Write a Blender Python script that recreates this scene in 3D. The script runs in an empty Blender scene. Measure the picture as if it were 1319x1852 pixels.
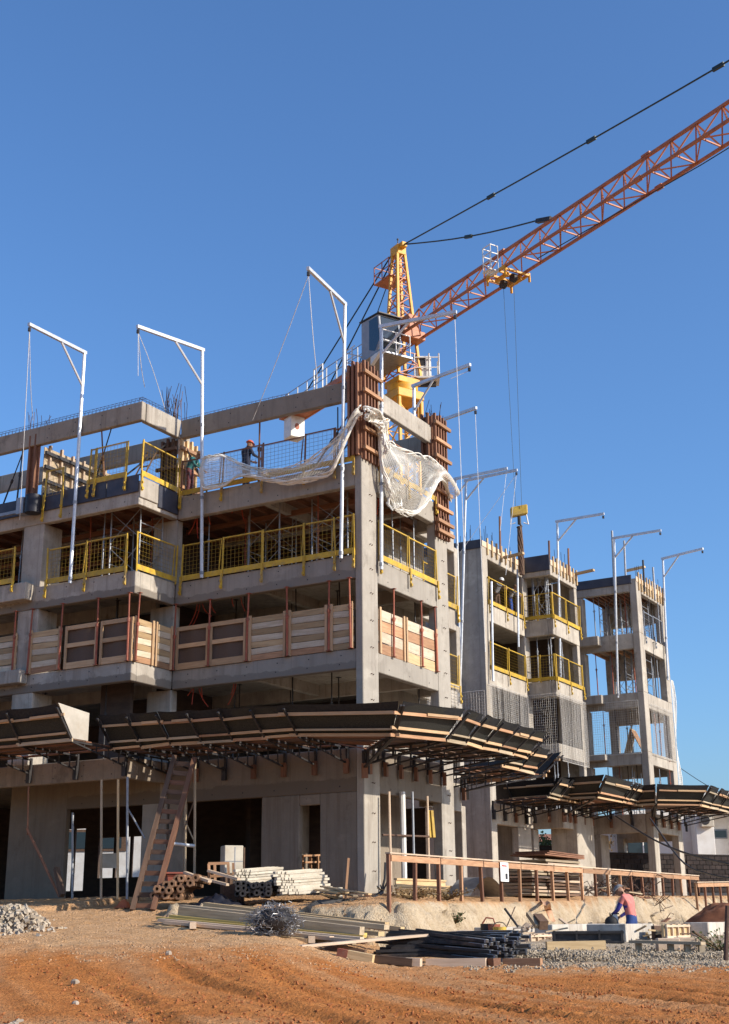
import bpy, math, random
import numpy as np
from mathutils import Vector as V, Matrix
SC = bpy.context.scene
COL = SC.collection
R = random.Random(11)

# ------------------------------------------------------------------ camera
FPX, PITCH, ROLL, YAW = 2367.58, math.radians(17.3837), math.radians(-.49398), math.radians(29.9133)
CAM = V((18.524, -32.030, -.734))
HEAD = V((-math.sin(YAW), math.cos(YAW), 0))
RIGHT = V((math.cos(YAW), math.sin(YAW), 0))
_fw = HEAD * math.cos(PITCH) + V((0, 0, math.sin(PITCH)))
_up = HEAD * -math.sin(PITCH) + V((0, 0, math.cos(PITCH)))
AX = RIGHT * math.cos(ROLL) + _up * math.sin(ROLL)
AY = RIGHT * -math.sin(ROLL) + _up * math.cos(ROLL)
cd = bpy.data.cameras.new('camera')
cam = bpy.data.objects.new('camera', cd)
COL.objects.link(cam)
cam.matrix_world = Matrix(((AX.x, AY.x, -_fw.x, CAM.x), (AX.y, AY.y, -_fw.y, CAM.y), (AX.z, AY.z, -_fw.z, CAM.z), (0, 0, 0, 1)))
cd.sensor_fit = 'VERTICAL'
cd.sensor_height = 24
cd.lens = 24 * FPX / 1852
cd.clip_end = 6000
SC.camera = cam

# ------------------------------------------------------------------ light
SUN_EL, SUN_AZ = math.radians(26), math.radians(6)        # azimuth from +X towards +Y
w = bpy.data.worlds.new('World')
SC.world = w
w.use_nodes = True
nt = w.node_tree
sky = nt.nodes.new('ShaderNodeTexSky')
sky.sky_type = 'NISHITA'
sky.sun_disc = False
sky.sun_elevation = SUN_EL
sky.sun_rotation = math.radians(90) - SUN_AZ
sky.altitude = 800
sky.air_density = 1.3
sky.dust_density = 3
sky.ozone_density = 9
bg = nt.nodes['Background']
nt.links.new(sky.outputs[0], bg.inputs[0])
bg.inputs[1].default_value = .15
sl = bpy.data.lights.new('sun', 'SUN')
sl.energy = 4.4
sl.angle = math.radians(.5)
sl.color = (1, .91, .78)
so = bpy.data.objects.new('sun', sl)
COL.objects.link(so)
_sd = V((math.cos(SUN_EL) * math.cos(SUN_AZ), math.cos(SUN_EL) * math.sin(SUN_AZ), math.sin(SUN_EL)))
so.rotation_euler = _sd.to_track_quat('Z', 'Y').to_euler()
so.location = (30, 5, 30)
SC.view_settings.view_transform = 'Standard'
SC.view_settings.look = 'None'
SC.view_settings.exposure = .48
SC.view_settings.gamma = 1
SC.view_settings.use_curve_mapping = False

# ------------------------------------------------------------------ survey helpers: a point of the photo at a known plane or distance
def ray(x, y):
    return AX * ((x - 659.5) / FPX) - AY * ((y - 926) / FPX) + _fw
def at(x, y, d):
    r = ray(x, y)
    return CAM + r * (d / math.hypot(r.x, r.y))
def onX(x, y, X):
    r = ray(x, y)
    return CAM + r * ((X - CAM.x) / r.x)
def onY(x, y, Y):
    r = ray(x, y)
    return CAM + r * ((Y - CAM.y) / r.y)
def onZ(x, y, Z):
    r = ray(x, y)
    return CAM + r * ((Z - CAM.z) / r.z)

# ------------------------------------------------------------------ mesh helpers
class MB:
    def __init__(s):
        s.v, s.f, s.m, s.cur, s.sm = [], [], [], 0, False
    def face(s, *ix):
        s.f.append(ix)
        s.m.append(s.cur)
    def quad(s, a, b, c, d):
        n = len(s.v)
        s.v += [V(a), V(b), V(c), V(d)]
        s.face(n, n + 1, n + 2, n + 3)
        return s
    def hexa(s, p):
        n = len(s.v)
        s.v += [V(q) for q in p]
        for q in ((0, 3, 2, 1), (4, 5, 6, 7), (0, 1, 5, 4), (1, 2, 6, 5), (2, 3, 7, 6), (3, 0, 4, 7)):
            s.face(*[n + i for i in q])
        return s
    def box(s, x0, x1, y0, y1, z0, z1):
        if x1 < x0: x0, x1 = x1, x0
        if y1 < y0: y0, y1 = y1, y0
        return s.hexa([(x0, y0, z0), (x1, y0, z0), (x1, y1, z0), (x0, y1, z0), (x0, y0, z1), (x1, y0, z1), (x1, y1, z1), (x0, y1, z1)])
    def bar(s, p, q, w, h=None, up=(0, 0, 1)):
        p, q, h = V(p), V(q), h or w
        d = (q - p).normalized()
        sd = d.cross(V(up))
        if sd.length < .02: sd = d.cross(V((1, 0, 0)))
        sd.normalize()
        u = sd.cross(d) * (h / 2)
        sd = sd * (w / 2)
        return s.hexa([p - sd - u, q - sd - u, q + sd - u, p + sd - u, p - sd + u, q - sd + u, q + sd + u, p + sd + u])
    def tube(s, p, q, r, n=6, r2=None):
        return s.path([p, q], r, n, r2)
    def path(s, pts, r, n=5, r2=None, caps=True):
        pts = [V(p) for p in pts]
        r2 = r if r2 is None else r2
        b = len(s.v)
        L = len(pts)
        d0 = (pts[1] - pts[0]).normalized()
        a = d0.cross(V((0, 0, 1)))
        if a.length < .05: a = d0.cross(V((1, 0, 0)))
        a.normalize()
        for i, p in enumerate(pts):
            d = (pts[min(i + 1, L - 1)] - pts[max(i - 1, 0)])
            if d.length < 1e-7: d = d0
            d = d.normalized()
            a = (a - d * a.dot(d))
            if a.length < 1e-4: a = d.orthogonal()
            a.normalize()
            c = d.cross(a)
            rr = r + (r2 - r) * i / max(1, L - 1)
            for k in range(n):
                t = 2 * math.pi * k / n
                s.v.append(p + a * (rr * math.cos(t)) + c * (rr * math.sin(t)))
        for i in range(L - 1):
            for k in range(n):
                k2 = (k + 1) % n
                s.face(b + i * n + k, b + i * n + k2, b + (i + 1) * n + k2, b + (i + 1) * n + k)
        if caps and n > 2:
            s.face(*[b + k for k in reversed(range(n))])
            s.face(*[b + (L - 1) * n + k for k in range(n)])
        if n > 4: s.sm = True
        return s
    def ball(s, c, r, nu=10, nv=6, top=0.0):
        c = V(c)
        r = r if hasattr(r, '__len__') else (r, r, r)
        b = len(s.v)
        for j in range(nv + 1):
            ph = math.pi * (j / nv) * (1 - top)
            for i in range(nu):
                t = 2 * math.pi * i / nu
                s.v.append(c + V((r[0] * math.sin(ph) * math.cos(t), r[1] * math.sin(ph) * math.sin(t), r[2] * math.cos(ph))))
        for j in range(nv):
            for i in range(nu):
                i2 = (i + 1) % nu
                s.face(b + j * nu + i, b + (j + 1) * nu + i, b + (j + 1) * nu + i2, b + j * nu + i2)
        s.sm = True
        return s
    def sheet(s, fn, nu, nv):
        b = len(s.v)
        for j in range(nv + 1):
            for i in range(nu + 1):
                s.v.append(V(fn(i / nu, j / nv)))
        for j in range(nv):
            for i in range(nu):
                a = b + j * (nu + 1) + i
                s.face(a, a + 1, a + nu + 2, a + nu + 1)
        s.sm = True
        return s
    def net(s, fn, nu, nv, r, n=3, jit=0, sub=1):
        """strands running both ways over a surface fn(u, v)"""
        for i in range(nu + 1):
            s.path([V(fn(i / nu, j / (nv * sub))) + V((R.uniform(-jit, jit), R.uniform(-jit, jit), R.uniform(-jit, jit))) for j in range(nv * sub + 1)], r, n, caps=False)
        for j in range(nv + 1):
            s.path([V(fn(i / (nu * sub), j / nv)) + V((R.uniform(-jit, jit), R.uniform(-jit, jit), R.uniform(-jit, jit))) for i in range(nu * sub + 1)], r, n, caps=False)
        return s

LABELS = {}
def tag(o, label=None, cat=None, group=None, kind=None):
    if label:
        o['label'] = label
        k = LABELS.get(label)
        if k is not None and not (group and k == group): print('DUP LABEL', label)
        if not 4 <= len(label.split()) <= 16: print('LABEL LEN', label)
        LABELS[label] = group or ''
    if cat: o['category'] = cat
    if group: o['group'] = group
    if kind: o['kind'] = kind
    return o
def thing(name, label, cat, loc, group=None):
    o = bpy.data.objects.new(name, None)
    COL.objects.link(o)
    o.location = loc
    o.empty_display_size = .2
    return tag(o, label, cat, group)
def wloc(o):
    p = V((0, 0, 0))
    while o is not None:
        p += o.location
        o = o.parent
    return p
def build(name, mb, m, parent=None, kind=None, bevel=0, label=None, cat=None, group=None, loc=None):
    """one mesh object from world coordinates, origin at its parent (or at loc / its own base)"""
    if loc is None:
        if parent is not None: loc = wloc(parent)
        else:
            n = len(mb.v)
            loc = V((sum(p.x for p in mb.v) / n, sum(p.y for p in mb.v) / n, min(p.z for p in mb.v)))
    loc = V(loc)
    me = bpy.data.meshes.new(name)
    me.from_pydata([p - loc for p in mb.v], [], mb.f)
    ms = m if isinstance(m, (list, tuple)) else [m]
    for q in ms: me.materials.append(q)
    if len(ms) > 1: me.polygons.foreach_set('material_index', mb.m)
    if mb.sm:
        me.polygons.foreach_set('use_smooth', [True] * len(me.polygons))
        me.set_sharp_from_angle(angle=math.radians(40))
    me.update()
    o = bpy.data.objects.new(name, me)
    COL.objects.link(o)
    if parent is not None:
        o.parent = parent
        o.location = loc - wloc(parent)
    else: o.location = loc
    if bevel:
        b = o.modifiers.new('bevel', 'BEVEL')
        b.width = bevel
        b.segments = 1
        b.limit_method = 'ANGLE'
    return tag(o, label, cat, group, kind)
_pc = {}
def piece(name, p, q, w, h, m, parent=None, up=(0, 0, 1), round_=False, label=None, kind=None):
    """a straight bar or plank as its own object; equal ones share one mesh"""
    p, q = V(p), V(q)
    L = (q - p).length
    key = (round(L, 2), round(w, 3), round(h, 3), m.name, round_)
    me = _pc.get(key)
    if me is None:
        b = MB()
        if round_: b.tube((-key[0] / 2, 0, 0), (key[0] / 2, 0, 0), w / 2, 8)
        else: b.box(-key[0] / 2, key[0] / 2, -w / 2, w / 2, -h / 2, h / 2)
        me = bpy.data.meshes.new(name)
        me.from_pydata(b.v, [], b.f)
        me.materials.append(m)
        if round_:
            me.polygons.foreach_set('use_smooth', [True] * len(me.polygons))
            me.set_sharp_from_angle(angle=math.radians(40))
        _pc[key] = me
    d = (q - p).normalized()
    sd = V(up).cross(d)
    if sd.length < .02: sd = V((1, 0, 0)).cross(d)
    sd.normalize()
    u = d.cross(sd)
    o = bpy.data.objects.new(name, me)
    COL.objects.link(o)
    c = (p + q) / 2
    if parent is not None:
        o.parent = parent
        c = c - wloc(parent)
    o.rotation_mode = 'QUATERNION'
    o.rotation_quaternion = Matrix(((d.x, sd.x, u.x), (d.y, sd.y, u.y), (d.z, sd.z, u.z))).to_quaternion()
    o.location = c
    return tag(o, label, None, None, kind)

# ------------------------------------------------------------------ materials
def _new(name):
    m = bpy.data.materials.new(name)
    m.use_nodes = True
    t = m.node_tree
    return m, t, t.nodes['Principled BSDF']
def mat(name, c1, c2=None, rough=.8, scale=(3, 3, 3), bump=0, metal=0, rnd=0, detail=5, spec=.3, contrast=.3, dirt=None):
    m, t, p = _new(name)
    N, Lk = t.nodes.new, t.links.new
    c2 = c2 or tuple(x * .8 for x in c1)
    tc = N('ShaderNodeTexCoord')
    mp = N('ShaderNodeMapping')
    mp.inputs['Scale'].default_value = scale if hasattr(scale, '__len__') else (scale,) * 3
    Lk(tc.outputs['Object'], mp.inputs[0])
    oi = N('ShaderNodeObjectInfo')
    if rnd:
        ad = N('ShaderNodeVectorMath'); ad.operation = 'ADD'
        ml = N('ShaderNodeMath'); ml.operation = 'MULTIPLY'; ml.inputs[1].default_value = 37.
        Lk(oi.outputs['Random'], ml.inputs[0])
        Lk(mp.outputs[0], ad.inputs[0]); Lk(ml.outputs[0], ad.inputs[1])
        vec = ad.outputs[0]
    else: vec = mp.outputs[0]
    nz = N('ShaderNodeTexNoise')
    nz.inputs['Scale'].default_value = 1
    nz.inputs['Detail'].default_value = detail
    nz.inputs['Roughness'].default_value = .62
    Lk(vec, nz.inputs['Vector'])
    mr = N('ShaderNodeMapRange')
    mr.inputs[1].default_value = .5 - contrast * .5
    mr.inputs[2].default_value = .5 + contrast * .5
    Lk(nz.outputs[0], mr.inputs[0])
    mx = N('ShaderNodeMix'); mx.data_type = 'RGBA'
    mx.inputs[6].default_value = (*c1, 1); mx.inputs[7].default_value = (*c2, 1)
    Lk(mr.outputs[0], mx.inputs[0])
    out = mx.outputs[2]
    if dirt:
        n2 = N('ShaderNodeTexNoise'); n2.inputs['Scale'].default_value = 1.7; n2.inputs['Detail'].default_value = 6; n2.inputs['Roughness'].default_value = .7
        Lk(tc.outputs['Object'], n2.inputs['Vector'])
        m2 = N('ShaderNodeMapRange'); m2.inputs[1].default_value = .5; m2.inputs[2].default_value = .68; m2.inputs[4].default_value = dirt[3]
        Lk(n2.outputs[0], m2.inputs[0])
        x2 = N('ShaderNodeMix'); x2.data_type = 'RGBA'
        Lk(m2.outputs[0], x2.inputs[0]); Lk(out, x2.inputs[6]); x2.inputs[7].default_value = (*dirt[:3], 1)
        out = x2.outputs[2]
    if rnd:
        hs = N('ShaderNodeHueSaturation')
        m3 = N('ShaderNodeMapRange'); m3.inputs[3].default_value = 1 - rnd; m3.inputs[4].default_value = 1 + rnd
        Lk(oi.outputs['Random'], m3.inputs[0]); Lk(m3.outputs[0], hs.inputs['Value']); Lk(out, hs.inputs['Color'])
        out = hs.outputs[0]
    Lk(out, p.inputs['Base Color'])
    p.inputs['Roughness'].default_value = rough
    p.inputs['Metallic'].default_value = metal
    p.inputs['Specular IOR Level'].default_value = spec
    if bump:
        b = N('ShaderNodeBump'); b.inputs['Strength'].default_value = bump; b.inputs['Distance'].default_value = .02
        Lk(nz.outputs[0], b.inputs['Height']); Lk(b.outputs[0], p.inputs['Normal'])
    return m
def concrete(name, a, b, stain, band=None, lines=True):
    """bare cast concrete: clouding, rain streaks, grout runs, board joints, an optional rough lower pour below height band"""
    m, t, p = _new(name)
    N, Lk = t.nodes.new, t.links.new
    g = N('ShaderNodeNewGeometry')
    def nz(sc, det=5, ro=.6):
        mp = N('ShaderNodeMapping'); mp.inputs['Scale'].default_value = sc
        n = N('ShaderNodeTexNoise'); n.inputs['Scale'].default_value = 1; n.inputs['Detail'].default_value = det; n.inputs['Roughness'].default_value = ro
        Lk(g.outputs['Position'], mp.inputs[0]); Lk(mp.outputs[0], n.inputs['Vector'])
        return n.outputs[0]
    def rng(s, lo, hi, a0=0, a1=1):
        r = N('ShaderNodeMapRange'); r.inputs[1].default_value = lo; r.inputs[2].default_value = hi; r.inputs[3].default_value = a0; r.inputs[4].default_value = a1
        Lk(s, r.inputs[0]); return r.outputs[0]
    def mix(f, x, y, mode='MIX'):
        q = N('ShaderNodeMix'); q.data_type = 'RGBA'; q.blend_type = mode
        for i, s in ((0, f), (6, x), (7, y)):
            if isinstance(s, (int, float)): q.inputs[i].default_value = s
            elif isinstance(s, tuple): q.inputs[i].default_value = (*s, 1)
            else: Lk(s, q.inputs[i])
        return q.outputs[2]
    big, mid, fine = nz((.5, .5, .5), 6, .65), nz((3, 3, 2.2), 6, .7), nz((26, 26, 26), 3, .6)
    streak = nz((3.2, 3.2, .22), 5, .7)
    c = mix(rng(big, .38, .62), a, b)
    c = mix(rng(mid, .40, .72, 0, .6), c, tuple(x * .62 for x in a))
    c = mix(rng(streak, .50, .66, 0, .75), c, stain)
    c = mix(rng(nz((.9, .9, 1.4), 3, .5), .58, .66, 0, .35), c, tuple(min(.62, x * 1.3) for x in a))
    c = mix(rng(nz((1.3, 1.3, .9), 6, .75), .57, .66, 0, .6), c, tuple(x * .7 for x in stain))
    c = mix(rng(fine, .35, .7, 0, .25), c, tuple(x * .6 for x in a))
    pores = nz((9, 9, 9), 2, .5)
    c = mix(rng(pores, .68, .74, 0, .5), c, tuple(x * .45 for x in a))
    sep = N('ShaderNodeSeparateXYZ'); Lk(g.outputs['Position'], sep.inputs[0])
    if band is not None:
        ad = N('ShaderNodeMath'); ad.operation = 'MULTIPLY_ADD'; ad.inputs[1].default_value = .42; Lk(nz((1.6, 1.6, 3), 6, .7), ad.inputs[0]); Lk(sep.outputs[2], ad.inputs[2])
        e = rng(ad.outputs[0], band + .19, band + .23, 1, 0)
        rough = mix(rng(mid, .35, .65), tuple(x * .52 for x in b), tuple(x * .85 for x in stain))
        ml = N('ShaderNodeMath'); ml.operation = 'MULTIPLY'; ml.inputs[1].default_value = .92; Lk(e, ml.inputs[0])
        c = mix(ml.outputs[0], c, rough)
    if lines:
        for ax, per in ((0, 1.22), (1, 1.22)):
            fr = N('ShaderNodeMath'); fr.operation = 'PINGPONG'; fr.inputs[1].default_value = per / 2; Lk(sep.outputs[ax], fr.inputs[0])
            c = mix(rng(fr.outputs[0], .004, .028, .5, 0), c, tuple(x * .5 for x in a))
    Lk(c, p.inputs['Base Color'])
    p.inputs['Roughness'].default_value = .9
    p.inputs['Specular IOR Level'].default_value = .2
    bp = N('ShaderNodeBump'); bp.inputs['Strength'].default_value = .35; bp.inputs['Distance'].default_value = .02
    av = N('ShaderNodeMath'); av.operation = 'ADD'; Lk(mid, av.inputs[0]); Lk(fine, av.inputs[1])
    Lk(av.outputs[0], bp.inputs['Height']); Lk(bp.outputs[0], p.inputs['Normal'])
    return m
CA, CB, CS = (.46, .415, .35), (.35, .31, .262), (.225, .19, .155)
M = {}
M['conc'] = concrete('bare_concrete', CA, CB, CS)
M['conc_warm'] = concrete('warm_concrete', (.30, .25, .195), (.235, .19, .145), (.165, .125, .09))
M['conc_b2'] = concrete('two_pour_concrete_low', CA, CB, CS, band=6.42)
M['conc_b1'] = concrete('two_pour_concrete_ground', (.31, .255, .195), (.25, .20, .155), (.175, .135, .10), band=3.12)
M['conc_b3'] = concrete('two_pour_concrete_upper', CA, CB, CS, band=9.12)
M['conc_far'] = concrete('rear_concrete', (.47, .42, .35), (.37, .325, .27), (.25, .21, .17))
M['conc_roof'] = concrete('roof_beam_concrete', (.38, .335, .275), (.29, .25, .205), (.20, .165, .13))
M['shade_wall'] = mat('shade_darkened_inner_wall', (.085, .06, .048), (.055, .04, .034), .95, (2, 2, 6), .1)  # wall colour darkened to stand in for deep interior shade
M['dark_form'] = mat('dark_film_faced_plywood', (.035, .038, .055), (.06, .06, .075), .5, 2, 0, rnd=.2)
M['wood'] = mat('orange_pine', (.43, .245, .135), (.30, .16, .085), .75, (2, 18, 18), .1, rnd=.28)
M['wood_red'] = mat('red_brown_timber', (.235, .115, .065), (.15, .068, .04), .75, (2, 18, 18), .1, rnd=.25)
M['wood_tan'] = mat('tan_timber', (.58, .42, .23), (.45, .31, .16), .75, (1.5, 16, 16), .1, rnd=.25)
M['wood_pale'] = mat('pale_timber', (.56, .43, .31), (.45, .33, .23), .75, (1.5, 16, 16), .1, rnd=.2)
M['ply_pale'] = mat('pale_plywood', (.44, .40, .34), (.36, .325, .27), .8, (3, 3, 3), .05, dirt=(.35, .29, .22, .6))
M['wood_grey'] = mat('weathered_timber', (.43, .34, .23), (.30, .23, .15), .85, (1.5, 16, 16), .15, rnd=.25)
M['wood_dark'] = mat('dark_wet_timber', (.14, .085, .055), (.085, .05, .032), .8, (2, 16, 16), .1, rnd=.3)
M['wood_yellow'] = mat('yellow_edged_timber', (.62, .44, .13), (.50, .34, .10), .7, (1.5, 16, 16), .1, rnd=.2)
M['plank_white'] = mat('whitewashed_plank', (.58, .49, .37), (.46, .37, .26), .75, (1.5, 14, 14), .1, rnd=.12, dirt=(.36, .2, .12, .5))
M['plank_brown'] = mat('brown_plank', (.47, .33, .18), (.35, .23, .12), .75, (1.5, 14, 14), .1, rnd=.25)
M['galv'] = mat('galvanised_steel', (.62, .64, .66), (.48, .50, .53), .35, 6, 0, metal=.25, rnd=.08, spec=.4)
M['galv_dull'] = mat('dull_galvanised_steel', (.30, .31, .33), (.22, .23, .25), .5, 6, 0, metal=.5, rnd=.12)
M['yellow'] = mat('yellow_paint', (.56, .36, .035), (.40, .25, .03), .55, 5, .03, rnd=.14, dirt=(.27, .20, .11, .9))
M['yellow_dark'] = mat('worn_yellow_paint', (.42, .28, .04), (.30, .20, .035), .6, 5, .03, rnd=.14, dirt=(.22, .16, .09, .7))
M['red'] = mat('red_oxide_paint', (.34, .095, .05), (.22, .06, .035), .6, 5, .03, rnd=.2, dirt=(.30, .22, .16, .5))
M['red_pipe'] = mat('red_corrugated_conduit', (.55, .07, .03), (.40, .05, .025), .5, 5)
M['steel_dark'] = mat('dark_steel', (.055, .05, .048), (.03, .028, .03), .55, 6, .05, metal=.3, rnd=.25)
M['steel_blue'] = mat('blue_grey_steel', (.06, .05, .046), (.03, .026, .025), .85, 6, .05, metal=0, spec=.12, rnd=.3, dirt=(.16, .10, .06, .6))
M['rust'] = mat('rusty_rebar', (.13, .075, .05), (.08, .05, .038), .8, 9, .1, rnd=.2)
M['black_net'] = mat('black_shade_net', (.014, .014, .017), (.028, .028, .030), .8, 14, .1)
M['net_weave'] = None
M['white_net'] = mat('white_nylon_net', (.80, .78, .72), (.66, .63, .56), .8, 5)
M['grey_net'] = mat('pale_grey_net', (.55, .52, .48), (.45, .42, .38), .8, 5)
M['rope'] = mat('pale_rope', (.66, .67, .68), (.5, .5, .5), .8, 5)
M['cable'] = mat('black_cable', (.02, .02, .022), (.035, .033, .033), .5, 5)
M['crane_yellow'] = mat('crane_yellow_paint', (.72, .36, .028), (.58, .27, .022), .5, 3, .02, dirt=(.34, .19, .07, .5))
M['crane_orange'] = mat('crane_orange_paint', (.47, .16, .06), (.34, .105, .042), .5, 3, .02, dirt=(.28, .12, .07, .5))
M['pendant'] = mat('dark_green_steel', (.02, .035, .038), (.035, .05, .05), .5, 4, metal=.2)
M['white_paint'] = mat('white_paint', (.74, .73, .69), (.62, .60, .56), .5, 3, .02, rnd=.06, dirt=(.45, .38, .3, .35))
M['cab_grey'] = mat('cab_grey_paint', (.30, .31, .33), (.24, .25, .27), .45, 3)
M['white_wall'] = mat('white_render', (.72, .70, .66), (.62, .59, .54), .85, 1.2, .05, dirt=(.5, .42, .33, .3))
M['sheet_white'] = mat('white_coated_metal', (.52, .47, .38), (.40, .35, .27), .45, 2, rnd=.1, dirt=(.40, .3, .2, .5))
M['clay'] = mat('brown_clay', (.30, .17, .095), (.20, .11, .065), .85, 6, .15, rnd=.25)
M['block'] = mat('dark_concrete_block', (.034, .024, .021), (.02, .015, .014), .95, 4, .2, rnd=.35)
M['rubble'] = mat('pale_rubble', (.47, .40, .31), (.33, .26, .19), .95, 5, .2, rnd=.2)
M['gravel'] = mat('grey_gravel', (.54, .44, .32), (.32, .25, .17), .95, 7, .2, rnd=.3)
M['tarp'] = mat('dark_blue_tarp', (.010, .011, .018), (.018, .018, .026), .5, 3, .1)
M['orange'] = mat('orange_plastic', (.62, .16, .05), (.5, .11, .04), .5, 4)
M['red_plastic'] = mat('dull_red_plastic', (.30, .085, .05), (.22, .06, .04), .55, 4)
M['tyre'] = mat('black_rubber', (.018, .018, .02), (.03, .028, .027), .7, 6)
M['wire'] = mat('bright_tie_wire', (.34, .33, .33), (.14, .13, .13), .4, 9, metal=.6)
M['paper'] = mat('white_notice_board', (.75, .74, .72), (.68, .67, .65), .7, 4)
M['ink'] = mat('black_print', (.03, .03, .035), None, .7, 4)
M['ink_red'] = mat('red_print', (.5, .06, .04), None, .7, 4)
M['skin'] = mat('skin', (.34, .19, .12), (.28, .15, .095), .6, 8)
M['leaf'] = mat('green_leaf', (.075, .11, .03), (.045, .07, .02), .7, 5, rnd=.3)
M['leaf_dry'] = mat('dry_brown_leaf', (.20, .13, .05), (.12, .07, .03), .8, 5, rnd=.3)
M['bark'] = mat('bark', (.14, .10, .07), None, .9, 5)
M['roof_tile'] = mat('terracotta_tile', (.36, .15, .08), (.26, .11, .06), .85, 5, .1, rnd=.25)
def glass(name, col, rough=.08):
    m, t, p = _new(name)
    p.inputs['Base Color'].default_value = (*col, 1)
    p.inputs['Roughness'].default_value = rough
    p.inputs['Specular IOR Level'].default_value = .7
    return m
M['glass'] = glass('dark_tinted_glass', (.012, .02, .028))
def cloth(name, c): return mat(name, c, tuple(x * .72 for x in c), .9, 9, .1)
# ------------------------------------------------------------------ terrain
def vn(x, y, seed=0):
    xi, yi = np.floor(x).astype(np.int64), np.floor(y).astype(np.int64)
    fx, fy = x - xi, y - yi
    fx, fy = fx * fx * (3 - 2 * fx), fy * fy * (3 - 2 * fy)
    def h(a, b):
        n = (a * 374761393 + b * 668265263 + seed * 1442695041) & 0xffffffff
        n = ((n ^ (n >> 13)) * 1274126177) & 0xffffffff
        return ((n ^ (n >> 16)) & 0xffff) / 65535.0
    return (h(xi, yi) * (1 - fx) + h(xi + 1, yi) * fx) * (1 - fy) + (h(xi, yi + 1) * (1 - fx) + h(xi + 1, yi + 1) * fx) * fy
def fbm(x, y, o=4, seed=0):
    s, a, t = 0, 1., 0
    for k in range(o):
        s = s + a * vn(x * 2 ** k + 17.3 * k, y * 2 ** k - 9.1 * k, seed + k)
        t += a
        a *= .55
    return s / t
CREST = [(-40, -4.2), (-1.6, -4.3), (.25, -3.75), (2.1, -3.35), (2.62, -2.6), (2.3, 3), (1.95, 12), (1.45, 30), (1.6, 80)]
def terrain(x, y):
    """height of the site: low yard in front, a ramp up on the left, a plinth under the building, a cut bank on the right"""
    x, y = np.atleast_1d(np.asarray(x, float)), np.atleast_1d(np.asarray(y, float))
    d = (x - CAM.x) * HEAD.x + (y - CAM.y) * HEAD.y
    s = (x - CAM.x) * RIGHT.x + (y - CAM.y) * RIGHT.y
    u = s / np.maximum(d, 4)
    zl = np.interp(d, [0, 13, 20, 27, 32, 36, 39.5, 46], [-2.33, -1.82, -1.55, -1.1, -.74, -.34, -.06, 0])
    zr = np.interp(d, [0, 13, 20, 24, 30, 33, 36, 60, 75], [-2.33, -1.83, -1.74, -1.69, -1.52, -1.24, -1.12, -.8, .2])
    k = np.clip((u + .095) / .13, 0, 1)
    k = k * k * (3 - 2 * k)
    base = zl * (1 - k) + zr * k
    best = np.full(x.shape, 1e9)
    side = np.zeros(x.shape)
    for (ax, ay), (bx, by) in zip(CREST[1:-1], CREST[2:]):
        ex, ey = bx - ax, by - ay
        t = np.clip(((x - ax) * ex + (y - ay) * ey) / (ex * ex + ey * ey), 0, 1)
        dx, dy = x - ax - t * ex, y - ay - t * ey
        q = np.hypot(dx, dy)
        cr = ex * dy - ey * dx
        m = q < best - 1e-9
        best = np.where(m, q, best)
        side = np.where(m, cr, side)
    out = np.where(side < 0, best, -best)                     # positive outside the crest
    pl = -.1 * np.maximum(0, np.maximum(x, -y - (x < -6.9) * 1.9)) * (y < 12) - .03 * np.maximum(0, x) * (y >= 12) + .012 * np.maximum(0, y - 5)
    pl = np.maximum(pl, -.42)
    bank = pl - np.maximum(0, out) * 1.15
    bank = np.where(out > 0, bank, pl)
    inleft = k < .02
    z = np.where(inleft, base, np.maximum(base, np.where(out < 6, bank, -9)))
    inside = (out < 0) & (d > 33)
    z = np.where(inside, np.maximum(pl, base * 0 + pl), z)
    return z, d, s, u, out
def gz(x, y): return float(terrain(x, y)[0][0])
def hit(px, py, d0=9, d1=75):
    """where the photo point meets the terrain"""
    for i in range(660):
        d = d0 + (d1 - d0) * i / 660
        p = at(px, py, d)
        if p.z <= gz(p.x, p.y): return p
    return at(px, py, d1)
def gp(px, d):
    """ground point below image column px at distance d"""
    p = at(px, 1640, d)
    return V((p.x, p.y, gz(p.x, p.y)))
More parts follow.
